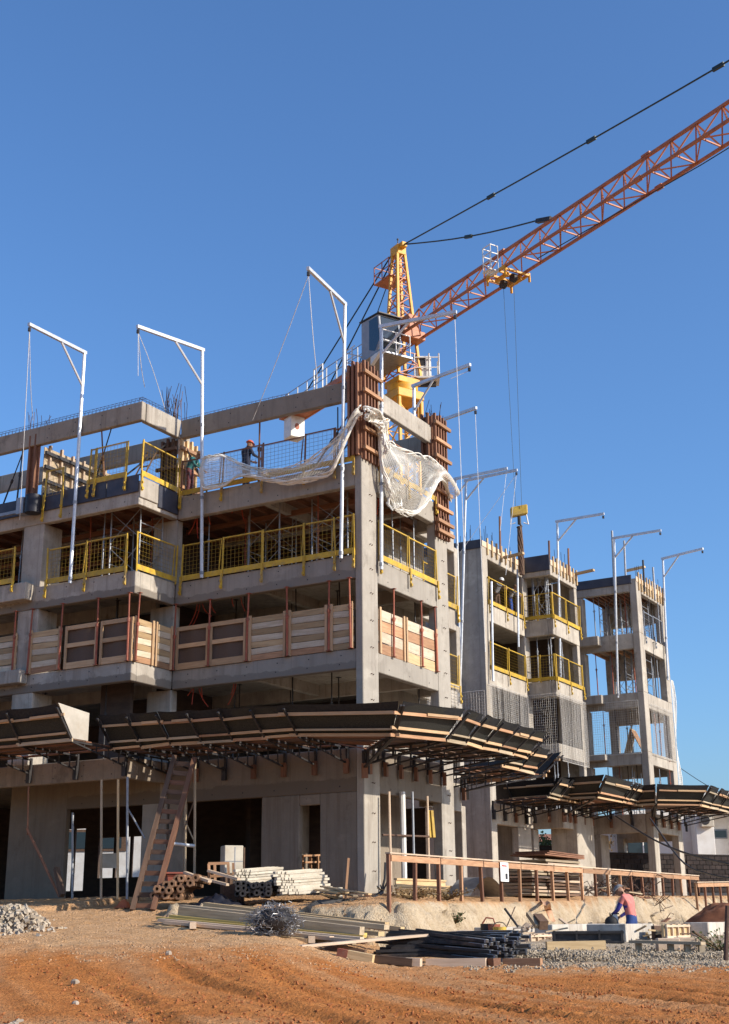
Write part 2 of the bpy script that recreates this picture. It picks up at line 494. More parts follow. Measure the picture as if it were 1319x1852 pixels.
def make_ground():
    dd = np.concatenate([[-1500, -300, -60, -10, 0, 4, 8], np.arange(10.5, 30, .085), np.arange(30, 40, .075), np.arange(40, 75, .7), [80, 100, 150, 300, 700, 2500]])
    ss = np.concatenate([[-2500, -600, -120, -50, -30, -22], np.arange(-18, 18.01, .11), [22, 30, 50, 120, 600, 2500]])
    D, S = np.meshgrid(dd, ss, indexing='ij')
    X = CAM.x + HEAD.x * D + RIGHT.x * S
    Y = CAM.y + HEAD.y * D + RIGHT.y * S
    z, d, s, u, out = terrain(X.ravel(), Y.ravel())
    x, y = X.ravel(), Y.ravel()
    near = np.clip((d - 8) / 2, 0, 1) * np.clip((44 - d) / 6, 0, 1) * (np.abs(s) < 18.1)
    # ruts: combed along curving wheel paths
    path = s - .010 * (d - 12) ** 2 + .5 * (d - 12)
    along = d * .9 - s * .3
    rut = fbm(path * 3.4, along * .10, 4, 3) - .5
    scuff = fbm(path * 6.5, along * .30, 3, 13) - .5
    track = np.abs(np.sin(path * 1.7)) ** 8 * fbm(x * .4, y * .4, 2, 9)
    lug = np.sin(along * 21 + path * 5) * .5 + .5
    bare = np.clip((24.5 - d) / 4, .15, 1)
    clod = np.maximum(0, fbm(x * 3.2, y * 3.2, 4, 5) - .52)
    fine = fbm(x * 7, y * 7, 3, 8) - .5
    heap = np.exp(-(((s + 6.1) / 1.5) ** 2 + ((d - 18.5) / 1.3) ** 2)) * (.10 + .5 * np.maximum(0, fbm(x * 2.2, y * 2.2, 4, 21) - .45))
    rough = np.clip(fbm(x * .22, y * .22, 3, 14) * 1.6 - .25, .1, 1)
    bankm = ((out > .03) & (out < 1.4) & (d > 30)).astype(float)
    z = z + near * (bare * (rut * .085 + scuff * .05 - track * .07 * (.6 + .4 * lug)) + clod * .10 * rough + fine * .05 + np.maximum(0, fbm(x * 5.5, y * 5.5, 3, 77) - .55) * .22 * rough) + heap * near
    lugs = .5 + .5 * np.sign(np.sin(d * 1.1 * 2 * np.pi / .26 + path * 5))
    groove = x * 0
    for c0 in (-.6, 1.1, 2.4, 4.1, 6.6, 8.3):
        q = path - c0 + .12 * np.sin(d * .6 + c0)
        z = z + near * bare * (-.075 * np.exp(-(q / .2) ** 4) * (.5 + .5 * lugs) + .035 * np.exp(-((np.abs(q) - .27) / .08) ** 2)) * np.clip((27 - d) / 5, 0, 1) * (.6 + .4 * (fbm(d * .3, c0 * 3 + d * .02, 2, 91) > .45))
        groove = np.maximum(groove, np.exp(-(q / .2) ** 4) * np.clip((27 - d) / 5, 0, 1))
    gouge = fbm((s - out * .8) * 5.2, (s + out) * .8, 4, 31) - .5
    z = z + bankm * (gouge * 1.0 + (fbm(x * 5, y * 5, 3, 33) - .5) * .16) * np.clip(out / .3, 0, 1)
    # soil colour: 1 pale dusty, 0 red earth
    left = np.clip((-u - .0) / .05, 0, 1)
    edge = np.where(u < .02, 25.0, 26.0) + (fbm(x * .35, y * .35, 4, 40) - .5) * 3.5
    dust = np.clip((d - edge) / 5.0 + .45 + (fbm(x * 1.1, y * 1.1, 4, 47) - .5) * .9, 0, 1)
    front = np.clip((16.2 - d + (fbm(x * .5, y * .5, 4, 44) - .5) * 3) / 2.2, 0, 1) * np.clip((-s + 1) / 4, 0, .85)
    patch = np.clip((fbm(path * 1.5, along * .09, 4, 50) - .5) * 4.5, 0, 1) * .5
    tan = np.clip(np.maximum(np.maximum(dust, front), patch) + .02 - .5 * groove, 0, 1)
    grey = np.clip((d - 26.6 + (fbm(x * .6, y * .6, 4, 60) - .5) * 4) / 2.5, 0, 1) * np.clip((u - .045) / .05, 0, 1) * (out > .9)
    bank_c = bankm
    n1 = len(ss)
    nd = len(dd)
    idx = np.arange(nd * n1).reshape(nd, n1)
    q = np.stack([idx[:-1, :-1], idx[:-1, 1:], idx[1:, 1:], idx[1:, :-1]], -1).reshape(-1, 4)
    me = bpy.data.meshes.new('ground')
    me.vertices.add(len(x))
    me.vertices.foreach_set('co', np.stack([x, y, z], -1).ravel())
    me.loops.add(q.size)
    me.polygons.add(len(q))
    me.loops.foreach_set('vertex_index', q.ravel())
    me.polygons.foreach_set('loop_start', np.arange(0, q.size, 4))
    me.polygons.foreach_set('loop_total', np.full(len(q), 4))
    for nm, arr in (('dusty', tan), ('stony', grey), ('bank', bank_c)):
        at_ = me.attributes.new(nm, 'FLOAT', 'POINT')
        at_.data.foreach_set('value', arr.astype(np.float32))
    me.polygons.foreach_set('use_smooth', [True] * len(q))
    me.update()
    me.validate()
    m, t, p = _new('red_earth')
    N, Lk = t.nodes.new, t.links.new
    g = N('ShaderNodeNewGeometry')
    def nz(sc, det=5, ro=.65):
        n = N('ShaderNodeTexNoise'); n.inputs['Scale'].default_value = sc; n.inputs['Detail'].default_value = det; n.inputs['Roughness'].default_value = ro
        Lk(g.outputs['Position'], n.inputs['Vector']); return n.outputs[0]
    def rng(s, lo, hi, a0=0, a1=1):
        r = N('ShaderNodeMapRange'); r.inputs[1].default_value = lo; r.inputs[2].default_value = hi; r.inputs[3].default_value = a0; r.inputs[4].default_value = a1
        Lk(s, r.inputs[0]); return r.outputs[0]
    def mix(f, x_, y_):
        k = N('ShaderNodeMix'); k.data_type = 'RGBA'
        for i, v_ in ((0, f), (6, x_), (7, y_)):
            if isinstance(v_, (int, float)): k.inputs[i].default_value = v_
            elif isinstance(v_, tuple): k.inputs[i].default_value = (*v_, 1)
            else: Lk(v_, k.inputs[i])
        return k.outputs[2]
    def attr(nm):
        a_ = N('ShaderNodeAttribute'); a_.attribute_name = nm; return a_.outputs['Fac']
    mid, fine, mott = nz(2.2, 6), nz(22, 4), nz(7, 5, .75)
    red = mix(rng(mid, .35, .65), (.56, .215, .06), (.45, .155, .04))
    red = mix(rng(mott, .55, .75, 0, .5), red, (.30, .105, .035))
    red = mix(rng(fine, .55, .8, 0, .45), red, (.62, .32, .14))
    tanc = mix(rng(mid, .35, .65), (.64, .385, .20), (.54, .30, .135))
    tanc = mix(rng(mott, .5, .72, 0, .5), tanc, (.34, .19, .10))
    tanc = mix(rng(fine, .52, .75, 0, .6), tanc, (.60, .46, .33))
    gry = mix(rng(mott, .4, .65), (.52, .42, .30), (.38, .29, .19))
    gry = mix(rng(fine, .5, .7, 0, .6), gry, (.52, .47, .42))
    bk = mix(rng(mid, .35, .65), (.60, .48, .33), (.50, .375, .235))
    bk = mix(rng(mott, .52, .7, 0, .6), bk, (.30, .20, .12))
    c = mix(attr('dusty'), red, tanc)
    c = mix(attr('stony'), c, gry)
    c = mix(attr('bank'), c, bk)
    c = mix(rng(nz(13, 3, .6), .62, .70, 0, .3), c, (.14, .065, .03))  # dark specks painted in as shade among the small clods
    Lk(c, p.inputs['Base Color'])
    p.inputs['Roughness'].default_value = .95
    p.inputs['Specular IOR Level'].default_value = .1
    ad = N('ShaderNodeMath'); ad.operation = 'ADD'; Lk(mott, ad.inputs[0]); Lk(fine, ad.inputs[1])
    b = N('ShaderNodeBump'); b.inputs['Strength'].default_value = 1; b.inputs['Distance'].default_value = .07
    Lk(ad.outputs[0], b.inputs['Height']); Lk(b.outputs[0], p.inputs['Normal'])
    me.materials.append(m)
    o = bpy.data.objects.new('ground', me)
    COL.objects.link(o)
    tag(o, kind='structure')
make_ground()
# ------------------------------------------------------------------ the building
LV = {0: 0.0, 1: 3.95, 2: 6.78, 3: 9.60, 4: 12.47, 5: 15.15}      # top of each floor
BT = {1: 2.74, 2: 6.20, 3: 8.88, 4: 11.72, 5: 14.52}              # underside of its edge beams
BLD = thing('building', 'unfinished concrete corner building in front, with plank barriers, guardrails and white nets', 'building', (0, 0, 0))
def bpart(name, boxes, m, par=None, bevel=.018, label=None):
    b = MB()
    for q in boxes: b.box(*q)
    return build(name, b, m, par or BLD, bevel=bevel, label=label)
def ties(fn, n, par, r=.022):
    """the small dark form-tie holes left in a cast face: shallow recessed plugs"""
    b = MB()
    for i in range(n):
        for p, nrm in fn(i):
            p, nrm = V(p), V(nrm)
            b.tube(p - nrm * .02, p + nrm * .004, r, 5)
    b.sm = False
    build('tie_hole', b, M['ink'], par, kind='stuff')
def beamx(x0, x1, y, lv, m=None, z0=None, t=.24, holes=True, par=None, z1=None):
    """edge beam along X whose outer face is at y"""
    z0 = BT[lv] if z0 is None else z0
    z1 = LV[lv] if z1 is None else z1
    o = bpart('beam', [(x0, x1, y, y + t, z0, z1)], m or M['conc'], par)
    if holes:
        n = max(2, int((x1 - x0) / 1.1))
        ties(lambda i: [((x0 + (i + .5) * (x1 - x0) / n, y, z0 + .16), (0, -1, 0)), ((x0 + (i + .55) * (x1 - x0) / n, y, z1 - .16), (0, -1, 0))], n, o)
    return o
def beamy(y0, y1, x, lv, m=None, z0=None, t=.24, holes=False, par=None, z1=None):
    z0 = BT[lv] if z0 is None else z0
    z1 = LV[lv] if z1 is None else z1
    o = bpart('beam', [(x - t, x, y0, y1, z0, z1)], m or M['conc'], par)
    if holes:
        n = max(2, int((y1 - y0) / 1.1))
        ties(lambda i: [((x, y0 + (i + .5) * (y1 - y0) / n, z0 + .16), (1, 0, 0))], n, o)
    return o
XR, YB = -6.87, -1.95           # right end and front of the projecting bay
# slabs
for lv in (1, 2, 3, 4):
    t = LV[lv] - .004
    bpart('slab', [(-24, -.25, .25, 5.39, t - .15, t), (-24, XR - .25, YB + .25, .246, t - .15, t), (-24, -1.26, 5.394, 8.5, t - .15, t)], M['conc'], bevel=0)
bpart('ground_slab', [(-24, -.3, .1, 8.3, -.3, .03)], M['wood_dark'], bevel=0)
# edge beams, main front
for lv, m in ((1, 'conc_b1'), (2, 'conc_b2'), (3, 'conc_b3'), (4, 'conc')):
    beamx(XR + .002, -.23, 0, lv, M[m])
    beamy(.0, YB + .242, XR, lv, M['conc_b1' if lv == 1 else m], z0=3.32 if lv == 1 else None)
    beamx(-24, XR - .002, YB, lv, M['conc_b1' if lv == 1 else m], z0=3.32 if lv == 1 else None)
    beamy(.905, 4.765, 0, lv, M['conc_warm'] if lv == 1 else M['conc'], holes=True)
    beamy(5.625, 8.25, -1.0, lv, M['conc'])
    beamx(-.995, -.25, 5.4, lv, M['conc'], holes=False)
beamx(-10.9, XR - .3, 0, 1, M['conc_b1'], z1=3.78)
# roof beams: an open frame, no slab
beamx(XR + .002, -.42, 0, 5, M['conc_roof'], t=.2)
beamy(YB + .192, 0, XR, 5, M['conc'], t=.2)
beamx(-24, XR - .002, YB - .05, 5, M['conc_roof'], t=.2)
beamy(.9, 4.8, -.02, 5, M['conc'], t=.2)
beamx(-24, -7.4, 1.0, 5, M['conc_roof'], t=.2, holes=False)
beamx(-3.2, -.3, 5.35, 5, M['conc_roof'], t=.2, holes=False, z0=14.3)
# columns
def col(x0, x1, y0, y1, z0, z1, m=None, par=None, label=None): return bpart('column', [(x0, x1, y0, y1, z0, z1)], m or M['conc'], par, label=label)
c1 = col(-.228, .012, -.012, .90, -.35, 12.9, label='tall corner column with a sunlit right face')
c2 = col(-.30, .012, 4.77, 5.62, -.35, 12.4)
for c, y in ((c1, .45), (c2, 5.2)):
    b = MB()
    z = .6
    while z < 12:
        b.bar((.01, y - .02, z), (.07, y - .02, z), .022)
        b.bar((.01, y + .10, z - .02), (.055, y + .10, z + .012), .018)
        z += .78 + R.uniform(-.06, .06)
    build('tie_bar', b, M['rust'], c, kind='stuff')
for lv in (0, 1, 2, 3):
    z0, z1 = LV[lv], BT[lv + 1] + (.5 if lv == 0 else 0)
    col(-7.85, XR - .04, .012, .34, z0 - (.3 if lv == 0 else 0), z1 + .3 if lv == 0 else z1 + .002)
    if lv: col(-11.7, -10.82, YB + .02, YB + .9, z0, z1 + .002)
    col(-1.3, -1.01, 8.26, 8.56, z0 - (.3 if lv == 0 else 0), z1 + (.2 if lv else -.3))
# small balcony boxes on the far left
for lv in (2, 3):
    o = bpart('balcony_box', [(-24, -11.06, YB - .38, YB - .004, BT[lv] + .28, LV[lv] + .12)], M['conc'])
# ground floor walls
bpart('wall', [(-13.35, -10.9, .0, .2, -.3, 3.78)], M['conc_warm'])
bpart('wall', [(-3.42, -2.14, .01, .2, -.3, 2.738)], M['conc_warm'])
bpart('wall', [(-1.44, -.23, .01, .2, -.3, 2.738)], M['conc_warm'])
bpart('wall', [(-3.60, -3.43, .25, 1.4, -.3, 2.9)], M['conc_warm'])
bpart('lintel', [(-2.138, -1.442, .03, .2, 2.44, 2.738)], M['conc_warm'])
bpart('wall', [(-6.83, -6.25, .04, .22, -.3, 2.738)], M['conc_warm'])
# inner and rear walls, mostly added to keep the depth of the floors dark
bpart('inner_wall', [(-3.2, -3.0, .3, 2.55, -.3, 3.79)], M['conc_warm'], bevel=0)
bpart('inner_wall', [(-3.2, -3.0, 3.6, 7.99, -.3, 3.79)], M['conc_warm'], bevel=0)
bpart('inner_wall', [(-2.99, -2.25, 1.9, 2.0, -.3, 3.79)], M['shade_wall'], bevel=0)  # liner wall added to darken the narrow doorway
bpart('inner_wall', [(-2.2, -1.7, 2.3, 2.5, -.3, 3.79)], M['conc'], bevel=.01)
bpart('inner_wall', [(-1.9, -1.0, 5.6, 5.75, -.3, 2.7)], M['shade_wall'], bevel=.01)
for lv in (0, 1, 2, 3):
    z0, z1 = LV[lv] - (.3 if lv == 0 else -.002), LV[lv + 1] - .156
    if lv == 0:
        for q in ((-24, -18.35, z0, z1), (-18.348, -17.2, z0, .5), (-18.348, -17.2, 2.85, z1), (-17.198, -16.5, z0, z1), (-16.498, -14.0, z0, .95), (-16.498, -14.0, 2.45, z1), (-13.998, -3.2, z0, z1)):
            bpart('rear_wall', [(q[0], q[1], 8.0, 8.15, q[2], q[3])], M['shade_wall'], bevel=0)
        for x in (-17.8, -15.7, -14.9): bpart('mullion', [(x - .06, x + .06, 8.02, 8.1, .5, 2.85)], M['shade_wall'], bevel=0)
        bpart('inner_wall', [(-6.2, -6.05, 3.2, 8.0, z0, z1)], M['shade_wall'], bevel=0)
        bpart('inner_wall', [(-24, -23.8, 0, 8.0, z0, z1)], M['shade_wall'], bevel=0)
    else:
        bpart('rear_wall', [(-24, -2.31, 7.0, 7.15, z0, z1)], M['shade_wall'], bevel=0)
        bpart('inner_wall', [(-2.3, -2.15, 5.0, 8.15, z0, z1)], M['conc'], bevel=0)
        bpart('inner_wall', [(-10.2, -8.3, 1.6, 1.75, z0, z1)], M['shade_wall'], bevel=0)
        bpart('inner_wall', [(-8.35, -8.2, 1.76, 6.99, z0, z1)], M['shade_wall'], bevel=0)
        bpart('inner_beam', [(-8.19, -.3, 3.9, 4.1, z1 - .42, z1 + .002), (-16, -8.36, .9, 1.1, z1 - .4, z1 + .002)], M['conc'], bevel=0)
bpart('inner_wall', [(-9.2, -8.0, -.6, -.45, LV[1], LV[2] - .16)], M['shade_wall'], bevel=0)
# beams seen running inwards under the soffits
for lv in (1, 2, 3, 4):
    bpart('inner_beam', [(-4.1, -3.9, .26, 3.88, LV[lv] - .5, LV[lv] - .15)], M['conc'], bevel=0)
# formwork joists still holding the youngest soffits (floor under the top deck)
for k in range(29):
    x = -23 + .79 * k
    if x < -.4: piece('joist', (x, YB + .3 if x < XR - .3 else .3, 12.20), (x, 6.8 if x < -1.3 else 5.35, 12.20), .08, .16, M['wood_red'], BLD)
bpart('soffit_sheet', [(-23, -.3, .28, 5.36, 12.283, 12.315), (-23, -1.3, 5.364, 6.9, 12.283, 12.315), (-23, XR - .3, YB + .3, .276, 12.283, 12.315)], M['wood_red'], bevel=0)
for k in range(4): piece('waler', (-23, .7 + 1.5 * k, 12.03), (-.5 if k < 3 else -1.4, .7 + 1.5 * k, 12.03), .09, .17, M['wood_red'], BLD)
# dark film-faced edge shutter along the top deck of the bay
for x0, x1 in ((-24, -11.3), (-11.28, -9.5), (-9.48, -8.2), (-8.18, XR - .02)):
    bpart('edge_shutter', [(x0, x1, YB - .055, YB - .006, 12.12, 12.70)], M['dark_form'])
bpart('edge_shutter', [(XR + .006, XR + .05, YB + .9, -.05, 11.85, 12.6)], M['dark_form'])
bpart('edge_shutter', [(XR + .006, XR + .05, YB, YB + .88, 11.95, 12.62)], M['conc'])
# rough plinth strip under the corner column
# starter bars and stirrups
def bars(name, pts, par, r=.012):
    b = MB()
    for p, h in pts:
        b.path([p, V(p) + V((R.uniform(-.04, .04), R.uniform(-.04, .04), h * .6)), V(p) + V((R.uniform(-.12, .12), R.uniform(-.12, .12), h))], r, 3)
    b.sm = False
    return build(name, b, M['rust'], par, kind='stuff')
bars('starter_bar', [((R.uniform(-7.75, -6.95), R.uniform(.0, .35), 14.9), R.uniform(1.0, 1.7)) for _ in range(26)], BLD, .011)
bars('starter_bar', [((R.uniform(-.3, -.05), R.uniform(4.8, 5.7), 14.8), R.uniform(.7, 1.5)) for _ in range(16)], BLD, .011)
bars('starter_bar', [((R.uniform(-13, -11), R.uniform(-1.9, -1.5), 14.9), R.uniform(.5, 1.2)) for _ in range(10)], BLD, .01)
def cage(p0, p1, h=.16, wd=.14):
    b = MB()
    p0, p1 = V(p0), V(p1)
    d = (p1 - p0)
    n = int(d.length / .16)
    sd = V((0, 0, 1)).cross(d.normalized()) * wd / 2
    for k in range(n):
        p = p0 + d * (k / n) + V((0, 0, R.uniform(-.03, .02)))
        b.path([p - sd, p - sd + V((0, 0, h)), p + sd + V((0, 0, h)), p + sd], .007, 3)
    for s_ in (-1, 1): b.path([p0 + sd * s_ + V((0, 0, h)), (p0 + p1) / 2 + sd * s_ + V((0, 0, h + .02)), p1 + sd * s_ + V((0, 0, h))], .008, 3)
    b.sm = False
    return build('stirrup_cage', b, M['rust'], BLD, kind='stuff')
cage((-23, YB + .05, 15.14), (XR, YB + .05, 15.14))
cage((XR - .1, YB, 15.14), (XR - .1, 0, 15.14))
cage((XR, .1, 15.14), (-2.6, .1, 15.14), .08)
# ragged red conduits hanging from the soffits
def conduit(x, y, z, n, par=BLD, s=.35):
    for k in range(n):
        b = MB()
        a, l = R.uniform(-.25, .25), R.uniform(.35, .8)
        p = V((x + R.uniform(-s, s), y + R.uniform(0, .4), z))
        b.path([p + V((a * (t ** 2) * 1.6, 0, -l * t)) for t in (0, .3, .6, .85, 1)], .013, 4)
        build('conduit', b, M['red_pipe'], par)
conduit(-6.3, .3, 11.9, 4); conduit(-4.7, .4, 12.1, 2); conduit(-6.3, .3, 9.0, 4); conduit(-5.1, .3, 9.1, 2); conduit(-6.3, .3, 6.4, 4); conduit(-5.0, .3, 6.4, 2); conduit(-.8, 1.6, 11.9, 2)

# ------------------------------------------------------------------ rear wing
RW = thing('building', 'rear concrete wing far right, with grey netted floors and open end bay', 'building', (-4, 20, 0))
def rp(name, boxes, m=None, bevel=.02): return bpart(name, boxes, m or M['conc_far'], RW, bevel)
AX_, AY0 = -4.63, 18.5
BX, BY0, BY1 = -3.3, 23.1, 26.4
CX, CY0, CY1 = -.92, 28.2, 32.6
rp('wall', [(-9, AX_, AY0, AY0 + .25, -.2, 15.1)])
rp('column', [(AX_ - .3, AX_ + .004, AY0 - .01, AY0 + .55, -.2, 15.1)])
for lv in (1, 2, 3, 4, 5):
    z0, z1 = (BT[lv], LV[lv])
    if lv == 1: z0 = 3.1
    rp('beam', [(AX_ - .24, AX_, AY0 + .56, 22.9, z0, z1)])
    rp('beam', [(-5.1, BX - .242, BY0, BY0 + .24, z0, z1)])
    rp('beam', [(BX - .24, BX, BY0 + .0, BY1, z0, z1)])
    rp('beam', [(-4.2, CX - .35, CY0, CY0 + .24, z0, z1)])
    rp('beam', [(CX - .24, CX, CY0 + .66, CY1 - .66, z0, z1)])
    rp('beam', [(-4.2, CX - .25, CY1 - .24, CY1, z0 - (.75 if lv > 3 else .2), z1)])
    t = z1 - .004
    rp('slab', [(-9, AX_ - .25, AY0 + .26, 28, t - .16, t), (AX_ - .246, BX - .25, BY0 + .25, BY1, t - .16, t), (-4.3, CX - .25, CY0 + .25, CY1 - .25, t - .16, t)], bevel=0)
    if lv > 1: rp('balcony_box', [(-4.3, -2.85, CY0 - .5, CY0 - .005, z0 + .25, z1 - .05)]) if lv < 5 else None
for lv in range(5):
    z0, z1 = LV[lv] - (.3 if not lv else 0), BT[lv + 1] if lv else 3.1
    rp('column', [(-4.1, -3.75, CY0 + .02, CY0 + .5, z0, z1 + .002)])
    rp('column', [(CX - .34, CX + .01, CY0 - .01, CY0 + .65, z0, LV[lv + 1])])
    rp('column', [(CX - .34, CX + .01, CY1 - .65, CY1 + .01, z0, LV[lv + 1])])
    rp('column', [(-4.1, -3.75, CY1 - .5, CY1, z0, z1 + .002)])
    rp('wall', [(-5.05, -4.65, 22.92, 23.5, z0, z1 + .002)])
    if lv: rp('column', [(BX - .3, BX - .02, BY1 - .3, BY1 - .02, z0, z1 + .002)])
    if lv: rp('inner_wall', [(-7.6, -7.4, AY0 + .3, 27.9, z0, LV[lv + 1] - .17)], M['shade_wall'], 0)
    if lv: rp('inner_wall', [(-7.39, -4.2, 26.61, 26.8, z0, LV[lv + 1] - .17)], M['shade_wall'], 0)
    if lv: rp('inner_wall', [(-4.6, -3.4, 26.42, 26.6, z0, LV[lv + 1] - .17)], M['conc'], 0)
rp('wall', [(-7.5, -5.6, 24.2, 24.4, -.2, 3.7), (-4.4, -3.35, 24.3, 24.5, -.2, 3.7), (-3.35, -3.15, 24.3, 26.4, -.2, 3.7)])
rp('column', [(-4.93, -4.62, 21.2, 22.6, -.2, 3.09)])
rp('column', [(-3.9, -3.5, 28.2, 29.3, -.2, 3.09)])
rp('roof_shutter', [(-5.1, BX, BY0 - .05, BY0 - .006, 14.75, 15.5)], M['dark_form'])
rp('roof_shutter', [(-4.4, CX - .2, CY0 - .05, CY0 - .006, 14.9, 15.35)], M['dark_form'])
rp('roof_shutter', [(-9, AX_, AY0 - .05, AY0 - .006, 14.9, 15.3)], M['dark_form'])
for k in range(9): piece('shutter_stud', (AX_ + .05, AY0 + .5 + k * .5, 14.7), (AX_ + .05, AY0 + .5 + k * .5, 15.45), .09, .07, M['wood_tan'], RW)
for k in range(8): piece('shutter_stud', (BX + .05, BY0 + .3 + k * .42, 14.7), (BX + .05, BY0 + .3 + k * .42, 15.45), .09, .07, M['wood_tan'], RW)
for k in range(10): piece('shutter_stud', (CX + .05, CY0 + .3 + k * .42, 14.6), (CX + .05, CY0 + .3 + k * .42, 15.5), .09, .07, M['wood_tan'], RW)
rp('edge_board', [(AX_ + .002, AX_ + .03, AY0, 22.8, 15.0, 15.25)], M['wood_pale'], 0)
rp('edge_board', [(BX + .002, BX + .03, BY0, BY1, 15.0, 15.25)], M['wood_pale'], 0)
rp('edge_board', [(CX + .002, CX + .03, CY0, CY1, 15.0, 15.25)], M['wood_pale'], 0)
b = MB()
for k in range(40):
    x0, y0 = R.choice([(AX_ - .1, R.uniform(18.6, 22.5)), (BX - .1, R.uniform(23.2, 26)), (CX - .1, R.uniform(28.3, 32.5)), (-8 + R.uniform(0, 3), 18.7)])
    b.tube((x0, y0, 15), (x0 + R.uniform(-.05, .05), y0, 15 + R.uniform(.4, 1.1)), .012, 3)
b.sm = False
build('starter_bar', b, M['rust'], RW, kind='stuff')
for k in range(12): piece('joist', (-4.0 + k * .25, CY0 + .3, 14.85), (-4.0 + k * .25, CY1 - .3, 14.85), .08, .14, M['wood_red'], RW)
for k in range(5): piece('joist', (-4.0 + k * .6, CY0 + .3, 9.25 + 2.87), (-4.0 + k * .6, CY1 - .3, 12.12), .1, .16, M['wood'], RW)
# ------------------------------------------------------------------ yellow guardrails
def guard(p0, p1, label, n=2, h=1.22, clamp=.45, m='yellow', out=(0, -1, 0), posts=None, toe=True, wire='yellow_dark', group='guardrails along the open floors', toe_m=None):
    p0, p1, out = V(p0), V(p1), V(out)
    t = thing('guardrail', label, 'guardrail', p0, group)
    d = p1 - p0
    fr = posts or [i / n for i in range(n + 1)]
    U = V((0, 0, 1))
    for f in fr:
        p = p0 + d * f
        tilt = d.normalized() * R.uniform(-.05, .05) + out * R.uniform(-.02, .05)
        piece('post', p - U * .05, p + U * h + tilt, .05, .03, M[m], t, up=out)
        if clamp:
            c = MB()
            o = out * .045
            c.bar(p + o - U * clamp, p + o + U * .16, .075, .03, up=out)
            c.bar(p + o * 1.9 - U * (clamp - .03), p + o * 1.9 - U * (clamp - .12), .085, .03, up=out)
            c.bar(p + o * 1.8 - U * (clamp * .5), p + o * 1.8 - U * (clamp * .5 - .06), .05, .04, up=out)
            build('clamp', c, M[toe_m or m], t)
    for a, b_ in zip(fr[:-1], fr[1:]):
        a_, e_ = p0 + d * a + out * -.02, p0 + d * b_ + out * -.02
        e = (e_ - a_).normalized() * .03
        dz = R.uniform(-.03, .03)
        piece('top_rail', a_ + e + U * (h - .04 + dz), e_ - e + U * (h - .04 + dz), .035, .035, M[m], t)
        piece('stile', e_ - e * R.uniform(2, 6) + U * .1, e_ - e * 2 + U * (h - .02 + dz), .025, .025, M[m], t)
        w_ = MB()
        L = (e_ - a_).length
        nu, nv = max(3, int(L / .14)), int(h / .15)
        w_.net(lambda u, v: a_ + (e_ - a_) * u + U * (.12 + (h - .2 + dz) * v), nu, nv, .0055, 3)
        build('wire_mesh', w_, M[wire], t, kind='stuff')
        if toe: piece('toe_board', a_ + out * .03 + e * .2 + U * .1, e_ + out * .03 - e * .2 + U * .1, .022, .17, M[toe_m or m], t, up=U)
    return t
def gx(pxs, y, z, Y, label, **k):
    """a run along the left front whose posts stand at photo columns pxs"""
    xs = [onY(px, py, Y).x for px, py in pxs]
    fr = [(x - xs[0]) / (xs[-1] - xs[0]) for x in xs]
    return guard((xs[0], Y, z), (xs[-1], Y, z), label, posts=fr, **k)
z3, z4 = LV[3] + .0, LV[4] + .0
gx([(328, 1050), (402, 1037), (475, 1028), (551, 1015), (607, 1008), (641, 1003)], 0, z3, -.05, 'long yellow mesh guardrail across the floor below the top deck, left of the corner column')
gx([(83, 1075), (154, 1060), (228, 1043)], 0, z3, YB - .05, 'yellow guardrail on the projecting bay, below the top deck and behind the slanting pole')
guard((XR + .05, YB - .03, z3), (XR + .05, -.06, z3), 'short yellow return guardrail on the bay side, floor below the top deck', n=1, out=(1, 0, 0), clamp=0)
gx([(-30, 1100), (22, 1085)], 0, z3 + .12, YB - .42, 'yellow guardrail piece on the far left balcony box', clamp=.3)
guard((.05, .95, z3), (.05, 4.75, z3), 'sunlit yellow guardrail between the two tall columns', n=2, out=(1, 0, 0))
guard((-.94, 5.7, z3), (-.94, 8.2, z3), 'narrow yellow guardrail just right of the second tall column, upper one', n=1, out=(1, 0, 0))
guard((-.94, 5.7, LV[2]), (-.94, 8.2, LV[2]), 'narrow yellow guardrail just right of the second tall column, lower one', n=1, out=(1, 0, 0))
# top deck
gx([(328, 897), (402, 885), (475, 872), (551, 860), (607, 850), (641, 845)], 0, z4, -.05, 'top deck guardrail with yellow kick board behind the drooping white net', wire='galv_dull', m='wood_red', toe_m='yellow')
gx([(160, 885), (172, 880), (228, 868)], 0, z4 + .2, YB - .07, 'yellow guardrail on the top deck over the dark shuttered bay edge', wire='yellow_dark')
guard((XR + .07, YB - .03, z4 + .16), (XR + .07, -.1, z4 + .1), 'yellow guardrail on the top deck return beside the rebar column', n=1, out=(1, 0, 0), clamp=.5)
gx([(82, 885), (115, 880)], 0, z4 + .0, YB - .12, 'bent yellow rail post pair hanging over the dark shutter at far left', clamp=.75, toe=False, h=1.0)
guard((.05, .95, z4), (.05, 4.75, z4), 'guardrail on the top deck behind the hanging net, right side', n=2, out=(1, 0, 0), wire='galv_dull', m='wood_red', toe_m='yellow')
guard((-6.3, 3.2, z4), (-.6, 3.2, z4), 'grey mesh railing standing further back on the top deck', n=4, m='galv_dull', wire='galv_dull', out=(0, -1, 0), clamp=0, toe=False, h=1.25)
guard((-16, 3.1, z4), (-8, 3.1, z4), 'grey mesh railing far back behind the dark wall panel', n=5, m='galv_dull', wire='galv_dull', out=(0, -1, 0), clamp=0, toe=False, h=1.25)
